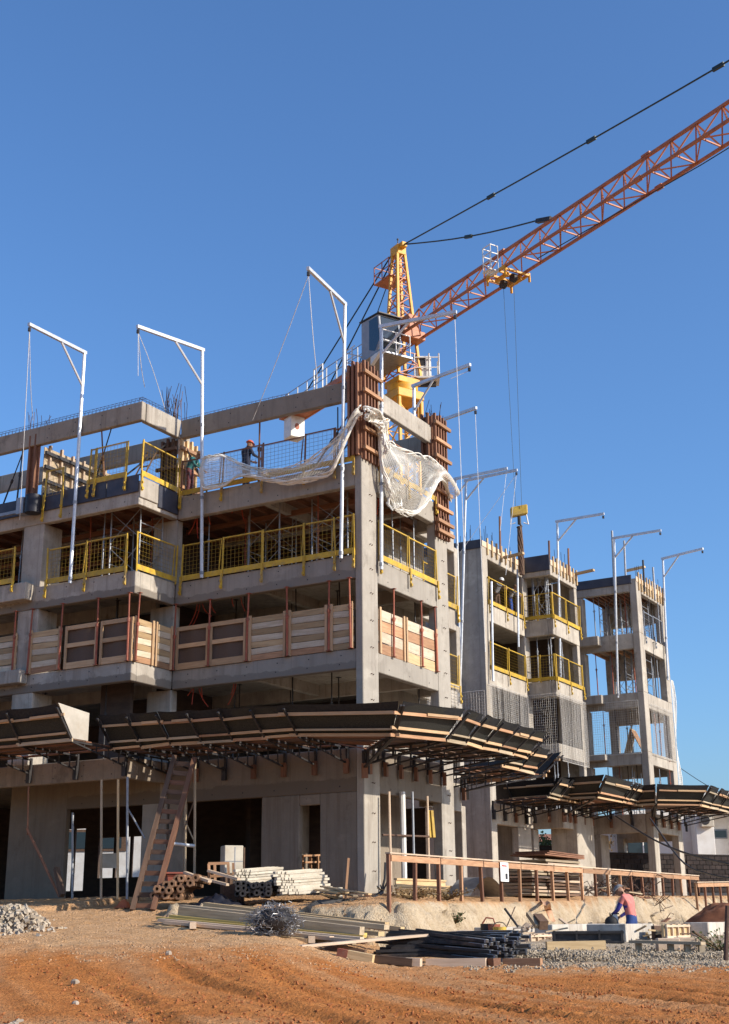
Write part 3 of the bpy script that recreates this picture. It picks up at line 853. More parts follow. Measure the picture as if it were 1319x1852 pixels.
# rear wing
for lv, nm in ((4, 'upper'), (3, 'lower')):
    guard((AX_ + .05, 18.9, LV[lv]), (AX_ + .05, 22.7, LV[lv]), f'yellow guardrail at the {nm} opening of the rear wing, behind the crossing poles', n=2, out=(1, 0, 0))
    guard((-4.75, BY0 - .05, LV[lv]), (BX + .03, BY0 - .05, LV[lv]), f'yellow kick board guardrail facing left on the {nm} middle bay of the rear wing', n=2, clamp=0)
    guard((BX + .05, BY0, LV[lv]), (BX + .05, BY1, LV[lv]), f'sunlit yellow guardrail on the {nm} middle bay of the rear wing', n=2, out=(1, 0, 0))
guard((-3.6, CY1 - .5, LV[4]), (CX - .5, CY1 - .5, LV[4]), 'dull yellow guardrail seen through the top opening of the end bay', n=2, clamp=0, m='yellow_dark')
guard((CX + .03, CY0 + .7, LV[4]), (CX + .03, CY1 - .7, LV[4]), 'thin grey railing in the top opening of the far end bay', n=2, out=(1, 0, 0), m='galv_dull', wire='galv_dull', toe=False)

# ------------------------------------------------------------------ plank barriers on the middle floor
M['rail_wood'] = mat('peach_rail_timber', (.53, .35, .20), (.41, .26, .14), .75, (2, 18, 18), .1, rnd=.2)
def barrier(x0, x1, label, kind='planks', axis='x', fx=-.03, z=LV[2], h=1.34, n=7, group='plank barriers on the middle floor'):
    """axis x: along the left front at y = fx; axis y: along a right-facing side at x = fx"""
    P = (lambda s, o, zz: V((s, fx + o, zz))) if axis == 'x' else (lambda s, o, zz: V((fx - o, s, zz)))
    upv = V((0, 0, 1))
    t = thing('barrier', label, 'barrier', P(x0, 0, z), group)
    if kind == 'planks':
        sh = h / n
        for k in range(n):
            m = ('plank_brown', 'plank_white')[k % 2] if n > 4 else ('wood_tan', 'plank_white', 'wood', 'plank_white')[k % 4]
            if k == 0 and R.random() < .5: m = 'wood'
            a = R.uniform(-.015, .015)
            piece('plank', P(x0, .02, z + sh * (k + .5) + a), P(x1, .02, z + sh * (k + .5) - a), .025, sh * .93, M[m], t, up=upv)
        for s in (x0 + .06, x1 - .06): piece('batten', P(s, -.02, z), P(s, -.02, z + h + .05), .05, .09, M['rail_wood'], t, up=(1, 0, 0) if axis == 'x' else (0, 1, 0))
    else:
        for zz in (z + .1, z + h * .55, z + h - .05): piece('rail', P(x0, 0, zz), P(x1, 0, zz), .04, .13 if zz != z + .1 else .2, M['rail_wood'], t, up=upv)
        for s in (x0 + .05, x1 - .05): piece('stile', P(s, -.01, z), P(s, -.01, z + h), .05, .08, M['rail_wood'], t, up=(1, 0, 0) if axis == 'x' else (0, 1, 0))
        w_ = MB()
        w_.sheet(lambda u, v: P(x0 + (x1 - x0) * u, .05 + .03 * math.sin(u * 9), z + .1 + (h - .2) * v), 10, 4)
        build('mesh_sheet', w_, M['netdark'], t)
    return t
M['netdark'] = mat('brown_shade_cloth', (.13, .09, .065), (.09, .06, .045), .85, (60, 2, 60), .05)
xf = lambda px, py, Y: onY(px, py, Y).x
Y2 = -.03
bd = [(318, 377, 'frame', 'framed dark mesh barrier nearest the bay corner, with a pale trough behind'), (379, 445, 'frame', 'second framed dark mesh barrier from the bay corner'),
      (449, 518, 'planks', 'striped plank barrier right of the framed mesh barriers'), (521, 594, 'planks', 'striped plank barrier second from the corner column'), (597, 640, 'planks', 'short striped plank barrier beside the corner column')]
for a, c, k, l in bd: barrier(xf(a, 1190, Y2), xf(c, 1190, Y2), l, k)
Y3 = YB - .03
for a, c, k, l in [(-60, 28, 'planks', 'striped plank barrier at the left picture edge'), (51, 108, 'planks', 'striped plank barrier at the left end of the bay'), (115, 174, 'frame', 'framed dark mesh barrier on the left of the bay front'), (179, 238, 'frame', 'framed dark mesh barrier at the right end of the bay front')]:
    barrier(xf(a, 1210, Y3), xf(c, 1210, Y3), l, k, 'x', Y3)
barrier(YB + .02, YB + .95, 'striped plank barrier on the bay side, outer half', 'planks', 'y', XR + .03)
barrier(YB + 1.0, -.08, 'striped plank barrier on the bay side, inner half', 'planks', 'y', XR + .03)
barrier(.95, 2.55, 'wide sunlit plank barrier next to the corner column', 'planks', 'y', .0, n=4)
barrier(2.6, 4.72, 'wide sunlit plank barrier next to the second tall column', 'planks', 'y', .0, n=4)
# red posts of the barriers, wedged floor to soffit
def prop(p, z0, z1, label, m='red', group=None, r=.035, name='prop'):
    t = thing(name, label, 'prop', (p[0], p[1], z0), group)
    x, y = p
    sx, sy = R.uniform(-.05, .05), R.uniform(-.03, .03)
    k = z0 + (z1 - z0) * R.uniform(.5, .62)
    piece('outer_tube', (x, y, z0 + .012), (x + sx * .5, y + sy * .5, k), r * 2, r * 2, M[m], t, round_=True)
    piece('inner_tube', (x + sx * .5, y + sy * .5, k), (x + sx, y + sy, z1 - .012), r * 1.5, r * 1.5, M[m], t, round_=True)
    c = MB()
    c.tube((x + sx * .5, y + sy * .5, k - .06), (x + sx * .5, y + sy * .5, k + .05), r * 1.45, 8)
    c.bar((x + sx * .5 - .08, y + sy * .5, k), (x + sx * .5 + .08, y + sy * .5, k), .015)
    build('collar', c, M[m], t)
    e = MB()
    e.box(x - .07, x + .07, y - .07, y + .07, z0, z0 + .012)
    build('base_plate', e, M[m], t)
    e = MB()
    e.box(x + sx - .07, x + sx + .07, y + sy - .07, y + sy + .07, z1 - .012, z1)
    build('head_plate', e, M[m], t)
    return t
ps = [(316, 'beside the bay corner'), (378, 'between the two framed mesh barriers'), (446.5, 'where the mesh barriers meet the striped planks'), (520, 'in the middle of the striped planks'), (594.5, 'second left of the corner column'), (634, 'just left of the corner column')]
G_ = 'red posts wedged behind the middle floor barriers'
for px, l in ps: prop((onY(px, 1130, -.09).x, -.09 if px > 330 else -.1), LV[2] - .0, BT[3], 'red steel post ' + l, group=G_)
for px, l in [(28, 'near the left picture edge'), (55, 'at the left end of the bay'), (111, 'left of the bay mesh frames'), (177, 'between the two bay mesh frames'), (233, 'near the bay front corner')]:
    prop((onY(px, 1130, YB - .09).x, YB - .09), LV[2], BT[3], 'red steel post ' + l, group=G_)
prop((XR + .1, YB + .05), LV[2], BT[3], 'red steel post at the very edge of the bay corner', group=G_)
for y, l in ((1.75, 'in front of the sunlit planks, left one'), (3.6, 'in front of the sunlit planks, right one'), (4.6, 'against the second tall column')):
    prop((.06, y), LV[2], BT[3], 'red steel post ' + l, group=G_)
# dark props deeper inside
for lv, gl in ((1, 'dark steel prop standing on the floor just above the catch canopy'), (2, 'dark steel prop standing behind the plank barriers')):
    for x, y in ((-6.0, 2.2), (-5.2, 1.3), (-4.2, 2.6), (-3.4, 1.4), (-2.8, 3.0), (-2.0, 1.8), (-1.4, 3.2), (-.9, 1.5), (-9.6, .5), (-8.6, -.9), (-.7, 4.4), (-12.4, .2)):
        prop((x + R.uniform(-.2, .2), y + R.uniform(-.2, .2)), LV[lv], LV[lv + 1] - .155, gl, 'steel_dark', gl.split(' standing')[0] + 's ' + str(lv), .028)
gl = 'pale steel prop under the brown joists of the guardrailed floor'
for x, y in ((-6.2, .8), (-5.6, 2.0), (-4.9, 1.2), (-4.3, 2.8), (-3.5, .9), (-3.0, 2.3), (-2.2, 1.1), (-1.6, 2.6), (-1.0, 1.4), (-.6, 3.0), (-8.9, -1.2), (-8.2, .4), (-9.8, -.8), (-10.4, .8), (-12.6, -1.1), (-13.3, .3), (-.5, 4.2), (-1.2, 4.6)):
    prop((x, y), LV[3], 12.13, gl, R.choice(['galv_dull', 'galv_dull', 'red']), 'pale props of the guardrailed floor', .028)
for lv in (1, 2, 3, 4):
    gl = 'thin prop in the %s opening of the far end bay, against the sky' % ('', 'lowest', 'netted', 'second', 'top')[lv]
    for x, y in ((-3.3, 28.7), (-2.6, 29.2), (-1.9, 28.8), (-3.0, 31.5), (-1.5, 31.8), (-2.2, 30.4), (-1.1, 30.2), (-1.05, 31.4)):
        prop((x + R.uniform(-.2, .2), y), LV[lv], LV[lv + 1] - (.165 if lv < 4 else .38), gl, R.choice(['galv_dull', 'red', 'steel_dark']), 'props of the far end bay ' + ('', 'lowest', 'netted', 'second', 'top')[lv], .028)
for lv in (1, 3, 4):
    gl = 'pale prop inside the %s of the rear middle bay' % ('', 'netted floor', '', 'lower guardrailed floor', 'upper guardrailed floor')[lv]
    for x, y in ((-4.3, 23.5), (-3.9, 23.9), (-3.6, 23.45), (-3.5, 24.6)):
        prop((x, y), LV[lv], LV[lv + 1] - .165, gl, 'galv_dull', gl.replace('pale prop', 'props'), .03)
# shoring frames with crossed braces
def tower(x0, x1, y0, y1, z0, z1, label, m='galv_dull'):
    t = thing('shoring_frame', label, 'scaffold', (x0, y0, z0), 'shoring frames with crossed braces')
    for x in (x0, x1):
        for y in (y0, y1): piece('leg', (x, y, z0), (x, y, z1), .05, .05, M[m], t, round_=True)
        for k in range(1, 4): piece('rung', (x, y0, z0 + (z1 - z0) * k / 4), (x, y1, z0 + (z1 - z0) * k / 4), .035, .035, M[m], t, round_=True)
    h = (z1 - z0) / 2
    for y in (y0, y1):
        for k in range(2):
            piece('brace', (x0, y, z0 + h * k + .1), (x1, y + .02, z0 + h * k + h - .1), .025, .025, M[m], t, round_=True)
            piece('brace', (x0, y, z0 + h * k + h - .1), (x1, y - .02, z0 + h * k + .1), .025, .025, M[m], t, round_=True)
tower(-2.5, -1.2, 1.2, 2.4, LV[3], 12.0, 'pale shoring frame beside the corner column under the joists')
tower(-8.6, -7.4, -1.2, -.1, LV[3], 12.0, 'pale shoring frame inside the projecting bay under the joists')
tower(-5.2, -4.0, 1.6, 2.6, LV[3], 12.0, 'pale shoring frame in the middle of the guardrailed floor')
tower(-2.4, -1.3, 30.0, 31.0, LV[4], 14.75, 'shoring frame against the sky in the top of the far end bay')
tower(-2.2, -1.2, 29.6, 30.6, LV[3], 12.0, 'shoring frame against the sky, second opening of the far end bay')
tower(-4.4, -3.7, 23.5, 24.2, LV[4], 14.9, 'shoring frame in the upper middle bay of the rear wing')

tower(-3.3, -2.5, 29.4, 30.4, LV[4], 14.75, 'left shoring frame in the top opening of the far end bay')
tower(-3.2, -2.5, 30.4, 31.4, LV[3], 12.0, 'left shoring frame in the second opening of the far end bay')
tower(-3.0, -2.0, 29.2, 30.2, LV[1], 6.0, 'shoring frame low in the far end bay behind the canopy')
t = thing('form_sheet', 'brown sheets leaning together in the netted opening of the far end bay', 'sheets', (-2.0, CY0 + 1.2, LV[2]))
piece('sheet', (-2.35, CY0 + 1.2, LV[2]), (-2.0, CY0 + 1.3, LV[2] + 1.25), .8, .03, M['wood_tan'], t, up=(1, 0, .3))
piece('sheet', (-1.4, CY0 + 1.2, LV[2]), (-2.0, CY0 + 1.3, LV[2] + 1.2), .8, .03, M['wood'], t, up=(1, 0, .3))
# ------------------------------------------------------------------ catch canopies
M['lip'] = mat('green_black_mesh', (.014, .014, .0135), (.042, .042, .036), .75, (50, 50, 4), .2, detail=3)
ZD = 4.0
def canopy(label, st, name='catch_canopy', planks=8, end0=False, end1=False, lipm='lip', stay=True):
    """st: stations (wall x, wall y, outward dx, dy, deck z, lip top z); deck of planks on steel brackets and an upturned lip of mesh held by rails"""
    t = thing(name, label, 'canopy', (st[0][0], st[0][1], ZD), 'catch canopies round the building')
    U = V((0, 0, 1))
    def pt(s, f, dz=0):
        """f 0..1 deck from wall to knee, 1..2 lip"""
        x, y, dx, dy, zd, zt = s
        o = V((dx, dy, 0))
        b_ = V((x, y, 0))
        if f <= 1: return b_ + o * (.04 + .74 * f) + U * (zd + .04 * f + dz)
        return b_ + o * (.78 + .22 * (f - 1)) + U * (zd + .04 + (zt - zd - .04) * (f - 1) + dz)
    for i, (a, c) in enumerate(zip(st[:-1], st[1:])):
        for k in range(planks):
            if k == 1 and R.random() < .5: continue
            f0 = (k + .5) / planks + R.uniform(-.02, .02)
            ov = R.uniform(0, .04)
            piece('deck_plank', pt(a, f0, .03) + (pt(a, f0) - pt(c, f0)) * ov, pt(c, f0, .03), .25, .03, M[R.choice(['wood_dark', 'wood_dark', 'wood_red'])], t)
        w_ = MB()
        j = .045
        w_.sheet(lambda u, v: pt(a, 1.04 + .93 * v).lerp(pt(c, 1.04 + .93 * v), u) + V((math.sin(u * 5 + i) * j * v, math.sin(u * 4 + i * 2) * j * v, -.03 * math.sin(u * 3.14) * v)), 5, 4)
        o_ = build('mesh_panel', w_, M[lipm], t)
        w_ = MB()
        w_.sheet(lambda u, v: pt(a, 1.70 + .30 * v, .004).lerp(pt(c, 1.70 + .30 * v, .004), u) + V((math.sin(u * 5 + i) * j * v, math.sin(u * 4 + i * 2) * j * v, -.03 * math.sin(u * 3.14) * v)) + (V((a[2], a[3], 0)).normalized() * .012), 5, 2)
        build('edge_band', w_, M['black_net'], t)
        for f, hh in ((1.03, .09), (1.22, .07), (1.70, .085)):
            oo = V(((a[2] + c[2]) / 2, (a[3] + c[3]) / 2, 0)).normalized() * .05 + V((0, 0, -.03))
            q = R.uniform(-.012, .012)
            e0, e1 = R.uniform(-.04, .12), R.uniform(-.08, .04)
            piece('rail', pt(a, f + q) + oo + (pt(a, f) - pt(c, f)) * e0 + U * R.uniform(-.02, .02), pt(c, f - q) + oo + (pt(a, f) - pt(c, f)) * e1 + U * R.uniform(-.02, .02), .05, hh * R.uniform(.7, 1.1), M[R.choice(['rail_wood', 'rail_wood', 'rail_wood', 'wood', 'wood_grey'])], t)
            if f > 1.5 and R.random() < .35: piece('rail', pt(a, f).lerp(pt(c, f), .4) + oo * 1.9 + U * .04, pt(a, f).lerp(pt(c, f), R.uniform(.9, 1.15)) + oo * 1.9 + U * .05, .04, .07, M['rail_wood'], t)
    for s in st:
        g = MB()
        o = V((s[2], s[3], 0))
        wall, knee, top = pt(s, -.04), pt(s, 1), pt(s, 2)
        drop = U * .46
        g.bar(wall - U * .03, knee - U * .03, .05)
        g.bar(wall - drop, knee - U * .05, .045)
        for f in (.12, .32, .55, .78): g.bar(pt(s, f, -.03), (wall - drop).lerp(knee - U * .05, f + .02), .03)
        ov = o.normalized() * .10 + U * -.05
        g.bar(knee - U * .06, top + ov * .6 - U * .08, .055)
        g.bar(wall + U * .02, wall - drop - U * .02, .07)
        build('bracket', g, M['steel_dark'], t)
        wb = wall - drop + o.normalized() * .06
        piece('packer', wb - U * .28, wb + U * .12, .14, .10, M['wood_red'] if R.random() < .7 else M['steel_dark'], t, up=o)
    for flag, s in ((end0, st[0]), (end1, st[-1])):
        if flag:
            e = MB()
            n = len(e.v)
            a_, b_, c_, d_ = pt(s, .72, .06), pt(s, 1.0, .05), pt(s, 2.0, .03), pt(s, .72, .0)
            d_.z = c_.z - .12
            th = V((s[3], -s[2], 0)).normalized() * .03
            e.hexa([a_, b_, b_ + th, a_ + th, d_, c_, c_ + th, d_ + th])
            build('end_board', e, M['ply_pale'], t)
    return t
def lerp(a, b, n): return [tuple(x + (y - x) * i / n for x, y in zip(a, b)) for i in range(n + 1)]
canopy('long dark catch canopy of planks and mesh left of the corner column', lerp((-6.80, -.02, 0, -3.35, 4.05, 4.98), (-.5, -.02, .0, -3.25, 3.98, 4.74), 6) + [(.0, -.02, 2.75, -2.85, 3.82, 4.60)])
canopy('facet of the catch canopy turning the building corner', [(.02, 0, 2.78, -2.82, 3.82, 4.60), (.03, .05, 3.17, .02, 3.94, 4.75)], planks=8)
canopy('sunlit catch canopy on the right side of the corner column', lerp((.03, .12, 3.17, .02, 3.94, 4.75), (.03, 4.75, 3.17, .95, 4.0, 4.76), 5), end1=False)
canopy('dark catch canopy on the far left with a pale end board', lerp((-20, YB - .02, 0, -3.05, 4.12, 5.05), (XR, YB - .02, 0.05, -3.05, 4.12, 5.08), 7), end1=True)
canopy('lower catch canopy tucked behind the second tall column', lerp((-.98, 5.8, 3.15, .3, 3.85, 4.6), (-.98, 8.2, 3.15, .3, 3.85, 4.6), 2) )
canopy('shadowed catch canopy in the gap before the rear wing', lerp((-.98, 8.45, 2.9, 1.6, 3.9, 4.7), (-3.5, 8.6, 0, 3.2, 3.9, 4.7), 2))
canopy('rear catch canopy facing right at the first opening of the rear wing', lerp((AX_, 18.6, 3.1, 0, 4.0, 4.8), (AX_, 22.0, 3.1, 0, 4.0, 4.8), 3))
canopy('black catch canopy facing left in front of the rear middle bay', lerp((-4.6, BY0 - .02, 0, -3.0, 4.1, 4.95), (BX, BY0 - .02, 3.1, -3.0, 4.1, 4.95), 2))
canopy('sunlit catch canopy along the rear middle bay', lerp((BX + .02, BY0 + .02, 3.1, -3.0, 4.1, 4.95), (BX + .02, BY0 + .6, 3.1, 0, 4.1, 4.95), 1) + lerp((BX + .02, BY0 + 1.2, 3.1, 0, 4.1, 4.95), (BX + .02, BY1, 3.1, 0, 4.1, 4.95), 2))
canopy('black catch canopy facing left under the far end bay', lerp((-3.9, CY0 - .02, 0, -3.1, 4.1, 4.95), (CX, CY0 - .02, 1.2, -3.1, 4.1, 4.95), 3))
canopy('angled corner piece of the far end catch canopy', [(CX, CY0, 1.3, -3.1, 4.1, 4.95), (CX + .02, CY0 + .1, 3.1, -1.3, 4.1, 4.95)])
canopy('catch canopy running off the right picture edge', lerp((CX + .02, CY0 + .14, 3.1, -1.3, 4.1, 4.95), (CX + .02, CY1 + .4, 3.1, .4, 4.1, 4.95), 4))

# ------------------------------------------------------------------ column and wall forms on the top deck
def form(label, c0, c1, z0, z1, axis, nst, nwal, m='wood_red', face='wood_red', wal='wood', out=1, depth=.1, sheet_m=None):
    """studded form panel: axis y = panel in a plane x = const facing +X ; axis x = plane y = const facing -Y"""
    t = thing('column_form', label, 'formwork', (c0[0], c0[1], z0), 'timber forms on the top deck')
    c0, c1 = V((*c0, 0)), V((*c1, 0))
    o = V((1, 0, 0)) if axis == 'y' else V((0, -1, 0))
    d = c1 - c0
    b = MB()
    e = o * .022
    b.hexa([c0 + V((0, 0, z0)), c1 + V((0, 0, z0)), c1 - e + V((0, 0, z0)), c0 - e + V((0, 0, z0)), c0 + V((0, 0, z1)), c1 + V((0, 0, z1)), c1 - e + V((0, 0, z1)), c0 - e + V((0, 0, z1))])
    build('form_sheet', b, M[sheet_m or face], t)
    for k in range(nst):
        p = c0 + d * ((k + .4) / nst) + o * (depth / 2 + .002)
        piece('stud', p + V((0, 0, z0 + R.uniform(-.06, 0))), p + V((0, 0, z1 + R.uniform(-.02, .12))), .075, depth, M[m], t, up=o)
    for k in range(nwal):
        zz = z0 + (z1 - z0) * ((k + .5) / nwal)
        p = o * (depth + .045)
        ex = d.normalized() * .08
        piece('waler', c0 - ex + p + V((0, 0, zz)), c1 + ex + p + V((0, 0, zz)), .085, .11, M[wal], t)
    return t
# corner column: three storeys of form seen as two faces
form('tall red brown column form above the corner column, face to the sun', (.03, -.02), (.03, .95), 12.55, 15.65, 'y', 5, 5)
form('shaded left face of the form above the corner column', (-.42, -.04), (.02, -.04), 12.65, 15.6, 'x', 3, 0)
form('column form above the second tall column, face to the sun', (.03, 4.72), (.03, 5.7), 12.0, 15.55, 'y', 5, 6)
form('shaded left face of the form above the second tall column', (-.4, 4.70), (.02, 4.70), 13.0, 15.5, 'x', 2, 0)
form('stubby form collar under the net on the second tall column', (.05, 4.72), (.05, 5.7), 11.3, 11.98, 'y', 5, 2)
form('pale column form beside the bay corner, face to the sun', (XR - .05, -.02), (XR - .05, 1.0), 12.5, 14.5, 'y', 4, 3, m='wood_tan', face='wood_pale', wal='wood', sheet_m='wood_pale')
form('dark column form under the bay roof beam, face to the left front', (-7.6, -.06), (XR - .08, -.06), 12.5, 14.45, 'x', 3, 3, m='wood_dark', face='wood_dark', wal='wood_dark')
form('long wall form with pale studs on the far left top deck', (-11.2, YB + .2), (-11.2, 3.2), 12.55, 14.5, 'y', 9, 4, m='wood_pale', face='wood_dark', wal='steel_dark', sheet_m='wood_grey')
form('narrow red form at the far left roof beam', (-11.75, YB + .05), (-11.25, YB + .05), 12.5, 14.9, 'x', 2, 0, m='wood_red')
# raking struts
def strut(p, q, label, m='steel_dark', w_=.06):
    t = thing('strut', label, 'strut', p, 'raking struts on the top deck')
    p, q = V(p), V(q)
    c = p.lerp(q, .55)
    piece('outer_tube', p, c, w_, w_, M[m], t, round_=True)
    piece('inner_tube', c, q, w_ * .7, w_ * .7, M[m], t, round_=True)
    b = MB(); b.tube(c - (q - p).normalized() * .06, c + (q - p).normalized() * .06, w_ * .8, 8); build('collar', b, M[m], t)
strut((-2.3, .6, z4), (-.5, .3, 14.3), 'long raking strut behind the net left of the corner form')
strut((-1.6, .5, z4), (-.45, .3, 13.4), 'short raking strut behind the net left of the corner form')
strut((-1.0, .3, z4), (-1.0, .3, 14.5), 'upright strut left of the corner form', 'steel_dark')
strut((-3.8, .12, z4), (-3.8, .12, 14.5), 'brown upright post beside the worker under the roof beam', 'wood_red', .08)
strut((-8.3, -1.7, z4 + .1), (-7.2, -.3, 14.3), 'raking strut on the bay deck leaning to the rebar column')
strut((-9.6, -1.2, z4), (-8.2, -1.9, 14.5), 'raking strut under the bay roof beam, left one', 'steel_dark')
strut((-8.6, -1.6, z4), (-8.6, -1.9, 14.5), 'upright prop under the bay roof beam', 'wood_red', .07)
strut((-13.6, -1.3, z4), (-12.0, -1.9, 14.5), 'raking strut at the far left picture edge')
strut((-6.0, .5, z4), (-6.75, .2, 14.2), 'raking strut right of the rebar column')
strut((-12.0, YB - .1, z4), (-12.0, YB, 14.5), 'upright dark prop by the narrow red form')
# ladder leaning on the deck of the bay
t = thing('ladder', 'small dark ladder leaning under the bay roof beam', 'ladder', (-8.2, -.6, z4))
for s in (0, .4): piece('rail', (-8.4 + s, -.9, z4), (-7.9 + s, -.4, 14.1), .05, .05, M['wood_dark'], t)
for k in range(5): piece('rung', V((-8.4, -.9, z4)).lerp(V((-7.9, -.4, 14.1)), .15 + .17 * k), V((-8.0, -.9, z4)).lerp(V((-7.5, -.4, 14.1)), .15 + .17 * k), .035, .035, M['wood_dark'], t)
# steel channel outrigger with a bucket at far left
t = thing('outrigger', 'grey steel outrigger and tub on the far left dark deck edge', 'outrigger', (-11.9, YB - .5, 12.2))
b = MB(); b.bar((-13.6, YB - .35, 12.15), (-11.3, YB - .35, 12.15), .12, .1); build('channel', b, M['galv_dull'], t)
b = MB(); b.box(-11.55, -11.25, YB - .55, YB - .2, 12.0, 12.55); build('plate', b, M['galv_dull'], t)
b = MB(); b.tube((-11.0, YB - .35, 12.0), (-11.0, YB - .35, 12.6), .26, 12); build('tub', b, M['tarp'], t)

# ------------------------------------------------------------------ davit poles
def davit(bot, top, tip, label, brace=.42, rope=True, r=.055, m='galv', ropes=()):
    bot, top, tip = V(bot), V(top), V(tip)
    t = thing('davit_pole', label, 'davit', bot, 'galvanised davit poles for the nets')
    a = MB(); a.tube(bot, top, r, 8); build('pole', a, M[m], t)
    d = tip - top
    back = top - d.normalized() * .08
    a = MB(); a.bar(back + V((0, 0, r)), tip + V((0, 0, r)), r * 1.7, r * 1.9); build('arm', a, M[m], t)
    k = d.length * brace
    a = MB(); a.tube(top + (bot - top).normalized() * k * 1.0, top + d.normalized() * k, r * .72, 6); build('brace', a, M[m], t)
    a = MB()
    for f in (.02, .34, .66): 
        p = bot.lerp(top, f); u = (top - bot).normalized() * .05
        a.tube(p - u, p + u, r * 1.3, 8)
    build('sleeve', a, M['galv_dull'], t)
    a = MB(); a.tube(tip + V((0, 0, -.05)) - d.normalized() * .05, tip + V((0, 0, -.17)) - d.normalized() * .05, .05, 6); build('pulley', a, M['steel_dark'], t)
    tp = tip - d.normalized() * .06 + V((0, 0, -.15))
    for q, sag in ropes:
        q = V(q)
        b = MB()
        b.path([tp.lerp(q, i / 10) + V((0, 0, -sag * math.sin(math.pi * i / 10))) for i in range(11)], .011, 4)
        build('rope', b, M['rope'], t)
    return t
def dv(b_, t_, tip, Yp, Yt, label, ropes=(), **k):
    P, Q, T_ = onY(*b_, Yp), onY(*t_, Yp), onY(*tip, Yt)
    return davit(P, Q, T_, label, ropes=ropes, **k)
dv((127, 1055), (153, 640), (52, 589), YB - .16, YB - 2.9, 'davit pole farthest left, leaning over the projecting bay', ropes=[(onY(36, 940, YB - .5), 0), (onY(60, 760, YB - .2), .3)])
dv((365, 1045), (366, 635), (248, 593), -.16, -3.0, 'upright davit pole right of the bay, with ropes to the rebar', ropes=[(onY(300, 745, -.3), -.15), (onY(250, 680, -3), 0), (onY(262, 700, -1), .2)])
dv((617, 1010), (624, 552), (557, 488), -.16, -3.2, 'tallest davit pole, just left of the corner column', ropes=[(onY(457, 760, -.2), .1), (onY(575, 690, -1.2), .3)])
P4 = onX(690, 1030, .16); Q4 = onX(694, 596, .16); T4 = onZ(826, 567, 17.15)
davit(P4, V((P4.x, P4.y + .2, Q4.z)), T4, 'davit pole just right of the corner column, arm towards the crane jib', ropes=[(T4 + V((0, 0, -7.5)), 0)], brace=.36)
P5 = onZ(748.6, 700, 17.1); davit((P5.x, P5.y - .1, 13.0), P5, onZ(851, 662, 17.1), 'davit pole behind the roof beam right of the crane mast', brace=.36, ropes=[(onZ(815, 670, 17.0) + V((0, 0, -.3)), 0)])
P6 = onZ(775, 771, 17.1); davit((P6.x, P6.y, 13.0), P6, onZ(862, 740, 17.1), 'davit arm above the second column form', ropes=[(onZ(862, 740, 17.1) + V((0, 0, -9)), 0)], brace=.3)
def dp(b_, t_, tip, yb, label, dz=0, **k):
    Q = onY(*t_, yb)
    P = onY(*b_, yb)
    T = onZ(*tip, Q.z + dz)
    return davit(P, Q, T, label, **k)
dp((833, 1225), (824, 868), (918, 849), 18.3, 'left one of the two crossing poles before the rear wing', brace=.3, ropes=[(onY(905, 960, 17.5), 0)])
dp((832, 1260), (843, 871), (936, 852), 18.1, 'right one of the two crossing poles before the rear wing', brace=.35, ropes=[(onY(832, 1000, 18.2), 0), (onY(915, 1040, 18), 0)])
dp((1014, 1225), (1008, 945), (1093, 931), BY0 + 1.0, 'davit pole on the middle bay of the rear wing', brace=.4)
dp((1118, 1262), (1111, 975), (1196, 961), CY0 - .2, 'davit pole in front of the far end bay, left side', brace=.4)
davit(onX(1208, 1230, CX + .15), onX(1199, 1012, CX + .15), onZ(1272, 994, onX(1199, 1012, CX + .15).z), 'davit pole at the far right corner of the rear wing', brace=.4)
t = thing('pole', 'plain dark pole standing above the far end bay', 'pole', onY(1108, 1050, CY0 - .1))
piece('tube', onY(1111, 1060, CY0 - .1), onY(1107, 960, CY0 - .1), .11, .11, M['galv_dull'], t, round_=True)
for (bx_, by_, tx_, ty_, Yq), l, m in (((905, 1000, 904, 934, 20), 'bare upright pole above the first rear opening', 'wood_red'), ((994, 1022, 993, 978, 23.3), 'bare upright pole on the rear middle bay, left', 'wood_red'), ((1029, 1040, 1028, 992, 24.8), 'bare upright pole on the rear middle bay, right', 'wood_red'),
        ((1132, 1050, 1129, 978, 28.4), 'pale upright pole above the far end bay', 'galv_dull'), ((1166, 1070, 1163, 1013, 29), 'thin dark upright above the far end bay', 'steel_dark'), ((1185, 1085, 1181, 1026, 30), 'forked prop upright at the far right', 'galv_dull'),
        ((938, 1170, 936, 1030, 20.5), 'white pole hanging over the first rear openings', 'galv'), ((892, 1232, 889, 1052, 19.0), 'white pole along the left of the rear openings', 'galv')):
    t = thing('pole', l, 'pole', onY(bx_, by_, Yq))
    p_, q_ = onX(bx_, by_, AX_ + .2) if 'rear openings' in l else onY(bx_, by_, Yq), onX(tx_, ty_, AX_ + .2) if 'rear openings' in l else onY(tx_, ty_, Yq)
    t.location = p_
    piece('tube', p_, q_, .1, .1, M[m], t, round_=True)
for px, py, Yq, l in ((930, 1006, 20.5, 'stub of timber sticking out on the first rear roof edge'), (1058, 1036, 26.3, 'stub of timber sticking out between the rear bays'), (1150, 1030, 30, 'short plank end on top of the far end bay')):
    t = thing('timber', l, 'timber', onY(px, py, Yq))
    c = onY(px, py, Yq)
    piece('plank', c + V((-.5, 0, 0)), c + V((.5, -.1, .05)), .2, .1, M['wood_tan'], t)

